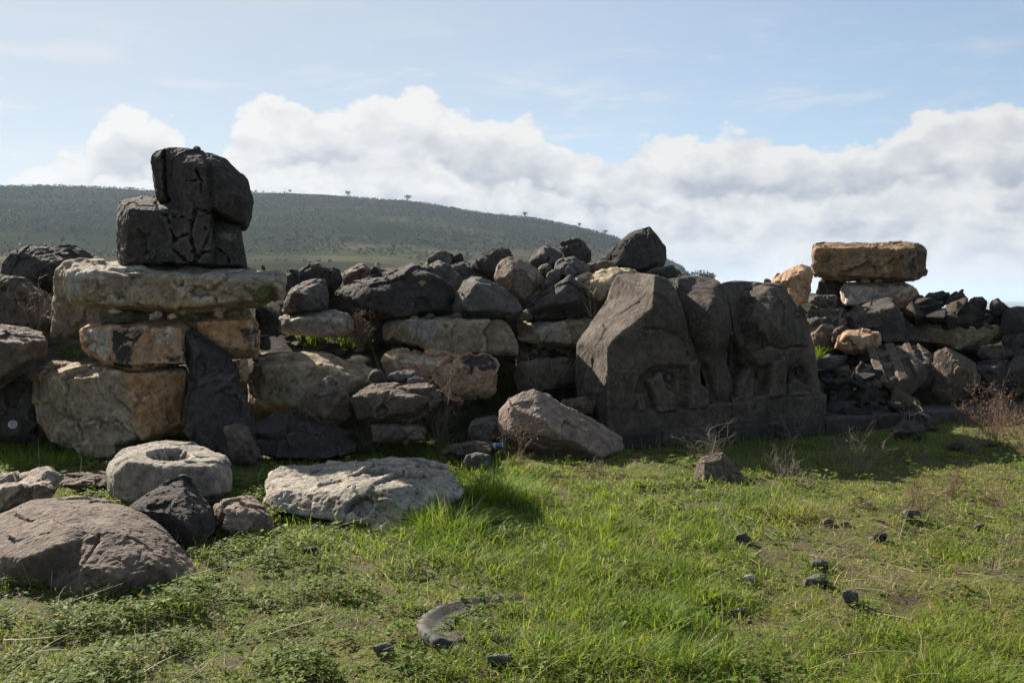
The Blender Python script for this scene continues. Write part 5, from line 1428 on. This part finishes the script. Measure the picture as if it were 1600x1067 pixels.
def tuft(label, px, py, w, h_, n, tone_, seed, straw=.1):
    r = np.random.RandomState(seed + 500)
    Y = ground_Y(px, py); b = np.array(P(px, py, Y)); b[2] = float(gz(np.array([b[0]]), np.array([b[1]]))[0])
    W_ = w / F_PX * Y; H = (.78 if seed < 3 else .58) * h_ / F_PX * Y
    rad_ = np.sqrt(r.rand(n)) * (.75 + .35 * np.sin(r.uniform(0, 6.28, n) * 3)); a = r.uniform(0, 6.28, n)
    base = np.stack([rad_ * W_ * np.cos(a) * .5, rad_ * W_ * np.sin(a) * .5, np.full(n, -.01)], 1)
    gl = globals(); old = gl['nr_']; gl['nr_'] = r
    Vb = blades(base, H * r.uniform(.35, 1.1, n) * (1.05 - .5 * np.clip(rad_, 0, 1)), r.uniform(.003, .0065, n) * max(1, Y / 7), a + r.normal(0, 1.5, n), r.uniform(.0, .6, n) + rad_ * .2, r.uniform(.1, 1.1, n))
    gl['nr_'] = old
    tn_ = np.clip(tone_ + .12 * r.randn(n), 0, .78); tn_ = np.where(r.rand(n) < straw, r.uniform(.82, 1, n), tn_)
    o = link('grass_tuft', mesh_np('grass_tuft', Vb[0], [Vb[1], Vb[2]], [M_GRASS], True, {'tone': np.repeat(tn_, 7)}))
    o.location = b
    tag(o, label, 'grass tuft', 'tufts of long grass')


for a in (('long green grass tuft at the corner of the crumbling slab, drooping over its end', 700, 838, 190, 105, 1100, .34, 1, .08), ('tall bright grass tuft between the crumbling slab and the grainy boulder', 775, 790, 150, 110, 1000, .36, 2, .04),
          ('straw-tipped grass mound beyond the short grass, lit against the shade', 1235, 806, 150, 70, 1100, .42, 3, .42), ('yellow-green grass tuft between the basin and the pale edge boulder', 122, 780, 70, 42, 260, .6, 4, .08),
          ('dark green grass mound near the dry stalks at the edge of the short grass', 1495, 868, 170, 60, 700, .30, 5, .25), ('tall grass tuft lowest in the picture, among straw stalks', 1470, 1062, 230, 110, 1000, .40, 6, .14),
          ('lush dark green grass tuft beside the bend of the half-buried tyre', 1010, 960, 200, 80, 800, .28, 7, .05), ('grass tuft at the foot of the huge brown boulder', 262, 948, 80, 60, 350, .30, 8, .04), ('bright grass tuft under the white stone', 1100, 935, 140, 70, 650, .38, 9, .04),
          ('grass and withered stems against the foot of the grainy boulder', 818, 742, 80, 60, 350, .52, 10, .35), ('bright grass tuft on the open meadow below the grainy boulder', 930, 830, 170, 80, 800, .42, 11, .06)):
    tuft(*a)

# tall dry stalks at the edge of the view
for i, (lab, xb, yb_, xt, yt_) in enumerate((('long pale dry stalk slanting across the edge of the view', 1600, 868, 1515, 815), ('tall dry branching stalk cut off by the edge of the view', 1590, 905, 1596, 760), ('dry stalk bent over the short grass by the pale loose stone', 1385, 925, 1322, 893), ('thin straight stalk in front of the huge brown boulder', 320, 905, 338, 838), ('pale stalk standing in the shade before the half-orange block', 126, 775, 127, 715), ('pale stalk beside the basin, before the dark gap', 62, 745, 60, 690), ('thick pale broken stalk lying in the weeds at the bottom of the view', 236, 1062, 256, 1012), ('brown-tipped stalk in front of the pale weeds by the huge boulder', 80, 922, 83, 880))):
    Y = ground_Y(xb, yb_)
    p0 = np.array(P(xb, yb_, Y)); p1 = np.array(P(xt, yt_, Y + .1))
    t_ = np.linspace(0, 1, 7)[:, None]
    pth = p0 + (p1 - p0) * t_ + np.array([0, 0, .03])[None] * np.sin(t_ * 3.1)
    ps = [pth - p0]
    rd = [.0028 if i != 6 else .005]
    if i in (1, 0):
        for q in range(5):
            j = nr_.randint(2, 6)
            ps.append(np.array([pth[j] - p0 + (nr_.normal(0, .5, 3) * .06 + np.array([0, 0, .08])) * f for f in np.linspace(0, 1, 7)])); rd.append(.0016)
    V, Fq = tubes(ps, rd)
    o = link('dry_stalk', mesh_np('dry_stalk', V, [Fq], [M_STRAW], True, {'tone': np.full(len(V), .7)})); o.location = p0
    tag(o, lab, 'dry stalk', 'tall dry stalks')

# ------------------------------------------------------------------ half-buried tyre, can, bottle end
def plain_mat(name, col, rough, metal=0.0):
    mt, t, o = new_mat(name)
    v = t.node('ShaderNodeTexCoord').outputs['Object']
    c = t.mix(t.ss(t.noise(v, 40, 4), .45, .7), col, tuple(q * .6 + .05 for q in col))
    b = t.node('ShaderNodeBsdfPrincipled'); t.put(b.inputs['Base Color'], c); b.inputs['Roughness'].default_value = rough; b.inputs['Metallic'].default_value = metal
    t.l.new(b.outputs[0], o.inputs[0])
    return mt


def lathe(name, prof_, mats, fm, parent=None, n=20):
    V = []; Fq = []; m_ = []
    for (r_, z_) in prof_:
        for k in range(n):
            a = 2 * math.pi * k / n
            V.append((r_ * math.cos(a), r_ * math.sin(a), z_))
    for i in range(len(prof_) - 1):
        for k in range(n):
            Fq.append((i * n + k, i * n + (k + 1) % n, (i + 1) * n + (k + 1) % n, (i + 1) * n + k)); m_.append(fm[i])
    return link(name, mesh_np(name, np.array(V), [np.array(Fq)], mats, True, None, m_), parent)


m_blue = plain_mat('blue_paint', (0.015, 0.10, 0.24), .35); m_wht = plain_mat('white_paint', (0.5, 0.53, 0.5), .4); m_alu = plain_mat('aluminium', (.6, .6, .6), .3, 1)
can = thing('drink_can', 'crushed blue and white drink can lying in the grass before the grainy boulder', 'drink can', P(779, 696, 9.9))
lathe('body', [(.026, -.062), (.033, -.055), (.034, -.02), (.031, .0), (.033, .02), (.033, .05), (.027, .060)], [m_blue, m_wht], [1, 1, 0, 0, 0, 1], can)
lathe('lid', [(.027, .060), (.025, .060), (.022, .055), (.0005, .055)], [m_alu], [0, 0, 0], can)
can.rotation_euler = (1.35, .1, 1.2)
jar = thing('tin_lid', 'small round shiny tin end in the dark gap beside the half-orange block', 'tin', P(20, 663, 10.0))
lathe('rim', [(.042, -.03), (.042, .0), (.038, .004), (.035, -.004)], [m_alu], [0, 0, 0], jar)
lathe('disc', [(.035, -.004), (.02, -.006), (.0005, -.006)], [plain_mat('dull_tin', (.18, .19, .2), .4, .6)], [0, 0], jar)
jar.rotation_euler = (1.45, 0, .3)

# ------------------------------------------------------------------ trees on the hill
M_OLIVE = leaf_mat('olive_foliage', [(0.0, (0.030, 0.036, 0.022)), (0.6, (0.060, 0.068, 0.042)), (1.0, (0.100, 0.106, 0.068))], .15, .2, .8)
M_BARK = plain_mat('bark', (0.07, 0.055, 0.04), .9)
rt = np.random.RandomState(21)


def crown_np(n, rx, rz, zc, r, leaf):
    d = r.normal(size=(n, 3)); d /= np.linalg.norm(d, axis=1)[:, None]
    rad_ = r.rand(n) ** .45
    lob = 1 + .35 * np.sin(d[:, 0] * 3 + r.rand() * 6) * np.cos(d[:, 1] * 4 + r.rand() * 6) + .2 * np.sin(d[:, 2] * 5)
    c = d * (rad_ * lob)[:, None] * np.array([rx, rx, rz]) + np.array([0, 0, zc])
    u = r.normal(size=(n, 3)); u /= np.linalg.norm(u, axis=1)[:, None]
    v_ = np.cross(u, r.normal(size=(n, 3))); v_ /= np.linalg.norm(v_, axis=1)[:, None]
    s = leaf * r.uniform(.6, 1.3, n)[:, None]
    V = np.stack([c - u * s, c + v_ * s * .7, c + u * s, c - v_ * s * .7], 1).reshape(-1, 3)
    return V, np.arange(n * 4).reshape(n, 4), np.repeat(r.rand(n), 4)


def trunk_np(h_, r0):
    V, Fq = tubes([np.array([(0, 0, -.4), (.05 * h_, 0, h_ * .4), (.0, .06 * h_, h_)]), np.array([(.03 * h_, 0, h_ * .5), (.25 * h_, .1 * h_, h_ * .9), (.5 * h_, .2 * h_, h_ * 1.3)]), np.array([(.03 * h_, 0, h_ * .5), (-.2 * h_, .1 * h_, h_ * .9), (-.45 * h_, -.1 * h_, h_ * 1.3)])], [r0, r0 * .6, r0 * .6], 5)
    return V, Fq


crowns, trunks, whole = [], [], []
for k in range(6):
    Vc, Fc, tc_ = crown_np(150, 2.0, 1.35, 2.5, rt, .38)
    crowns.append(mesh_np('crown', Vc, [Fc], [M_OLIVE], False, {'tone': tc_}))
    Vt, Ft = trunk_np(1.7, .22)
    trunks.append(mesh_np('trunk', Vt, [Ft], [M_BARK], True))
    Vc, Fc, tc_ = crown_np(54, 1.9, 1.3, 2.1, rt, .55)
    whole.append(mesh_np('olive_tree', np.vstack([Vc, Vt]), [np.vstack([Fc, Ft + len(Vc)])], [M_OLIVE, M_BARK], False, {'tone': np.concatenate([tc_, np.zeros(len(Vt))])}, [0] * len(Fc) + [1] * len(Ft)))


def hill_pt(px, d):
    s = (px - CX) / F_PX
    Y = d / math.hypot(1, s); X = s * Y
    return X, Y, float(gz(np.array([X]), np.array([Y]))[0])


def on_hill(px, py):
    """distance at which the hillside shows under a pixel"""
    ds = np.linspace(190, 925, 300); s = (px - CX) / F_PX
    Y = ds / math.hypot(1, s); X = s * Y
    _, qy = proj(np.stack([X, Y, gz(X, Y)], 1))
    j = np.where(qy <= py)[0]
    return ds[j[0]] if len(j) else None


n_named = 0
for i in range(86):                                   # the row of olive trees along the pale field, and the rows just above it
    if i < 34:
        px = 395 + i * 17 + rt.uniform(-6, 6); py = 381 - .004 * (px - 640) + rt.uniform(-4, 4)
    else:
        px = rt.uniform(390, 980) if rt.rand() < .8 else rt.uniform(60, 200); py = rt.uniform(360, 395) + (px - 600) * .012
    d = on_hill(px, py)
    if d is None:
        continue
    X, Y, z = hill_pt(px, d)
    k = rt.randint(6)
    root = thing('olive_tree', 'olive tree standing in the row along the pale field on the hill' if i < 34 else 'olive tree scattered on the lower slope around the pale field', 'olive tree', (X, Y, z), 'olive trees in the row along the pale field' if i < 34 else 'olive trees on the lower slope')
    root.rotation_euler = (0, 0, rt.uniform(0, 6.3)); sc_ = rt.uniform(.6, 1.0) * (1.05 if i < 34 else .8); root.scale = (sc_, sc_, sc_)
    link('crown', crowns[k], root); link('trunk', trunks[k], root)
    n_named += 1
for i in range(205):
    px = rt.uniform(0, 1010); top_ = np.interp(px, [c[0] for c in CREST], [c[1] for c in CREST])
    py = top_ + 3 + (398 - top_) * rt.rand() ** 1.6
    d = on_hill(px, py)
    if d is None:
        continue
    X, Y, z = hill_pt(px, d)
    o = link('olive_tree', whole[rt.randint(6)]); o.location = (X, Y, z - .2); o.rotation_euler = (0, 0, rt.uniform(0, 6.3)); sc_ = rt.uniform(.4, .78); o.scale = (sc_, sc_, sc_)
    tag(o, 'small hazy olive tree on the slope beside the dark carving' if px < 300 else 'small olive tree in the scrubby grove of the upper slope', 'olive tree', 'hazy olive trees' if px < 300 else 'olive trees of the upper slope')
# the rest of the grove and scrub, one mass
Vs, Fs, ts, k0 = [], [], [], 0
N_ = 17000
px = rt.uniform(-250, 1080, N_); f = rt.rand(N_) ** 1.35
s_ = (px - CX) / F_PX; d = 925 - f * 560
Yh = d / np.hypot(1, s_); Xh = s_ * Yh; Zh = gz(Xh, Yh)
keep = (Zh > 3) & (n2(Xh, Yh, .016, 3) > -.34 + .46 * f + .25 * (rt.rand(N_) - .5))
for X, Y, z in zip(Xh[keep], Yh[keep], Zh[keep]):
    sc_ = rt.uniform(.18, .60) * rt.choice([.8, 1, 1.2])
    Vc, Fc, tc_ = crown_np(6, 1.8 * sc_, 1.0 * sc_, 1.0 * sc_, rt, 1.1 * sc_)
    Vs.append(Vc + np.array([X, Y, z])); Fs.append(Fc + k0); ts.append(np.clip(tc_ * .8 + .2, 0, 1)); k0 += len(Vc)
tag(link('hillside_scrub', mesh_np('hillside_scrub', np.vstack(Vs), [np.vstack(Fs)], [M_OLIVE], False, {'tone': np.concatenate(ts)})), kind='stuff')
ct_ = [('lone umbrella-shaped tree on the crest of the hill', 638, 1.55), ('pair-like wide low tree on the crest of the hill, nearer the dark carving', 545, 1.35), ('round tree on the falling part of the crest', 820, 1.25), ('small tree near the lower end of the crest', 905, 1.0), ('bushy tree low on the falling crest above the great peaked boulder', 945, 1.1), ('little tree on the long flat crest beyond the carving', 455, .8)]
for lab, px, sc_ in ct_:
    X, Y, z = hill_pt(px, 915)
    root = thing('hilltop_tree', lab, 'tree', (X, Y, z), 'trees on the crest of the hill'); root.scale = (sc_, sc_, sc_)
    k = rt.randint(6); link('crown', crowns[k], root); link('trunk', trunks[k], root)
M_PINE = leaf_mat('dark_foliage', [(0.0, (0.022, 0.030, 0.018)), (1.0, (0.055, 0.062, 0.036))], .15, .2, .8)
for i, (lab, px, d, hgt) in enumerate((('dark bushy tree showing over the carved blocks beside the great peaked boulder', 1068, 260, 3.2), ('taller dark tree showing over the bulging block', 1092, 250, 4.2), ('low dark tree just past the taller one over the bulging block', 1108, 270, 2.6))):
    X, Y, _ = hill_pt(px, d)
    zt = P(px, 420 + 6 * (i != 1), Y)[2]
    z = zt - hgt * 1.35
    root = thing('bushy_tree', lab, 'tree', (X, Y, z), 'dark trees behind the carved blocks')
    Vc, Fc, tc_ = crown_np(420, hgt * .6, hgt * .55, hgt * .8, rt, .28)
    link('crown', mesh_np('crown', Vc, [Fc], [M_PINE], False, {'tone': tc_}), root)
    Vt, Ft = trunk_np(hgt * .5, .2); link('trunk', mesh_np('trunk', Vt, [Ft], [M_BARK], True), root)
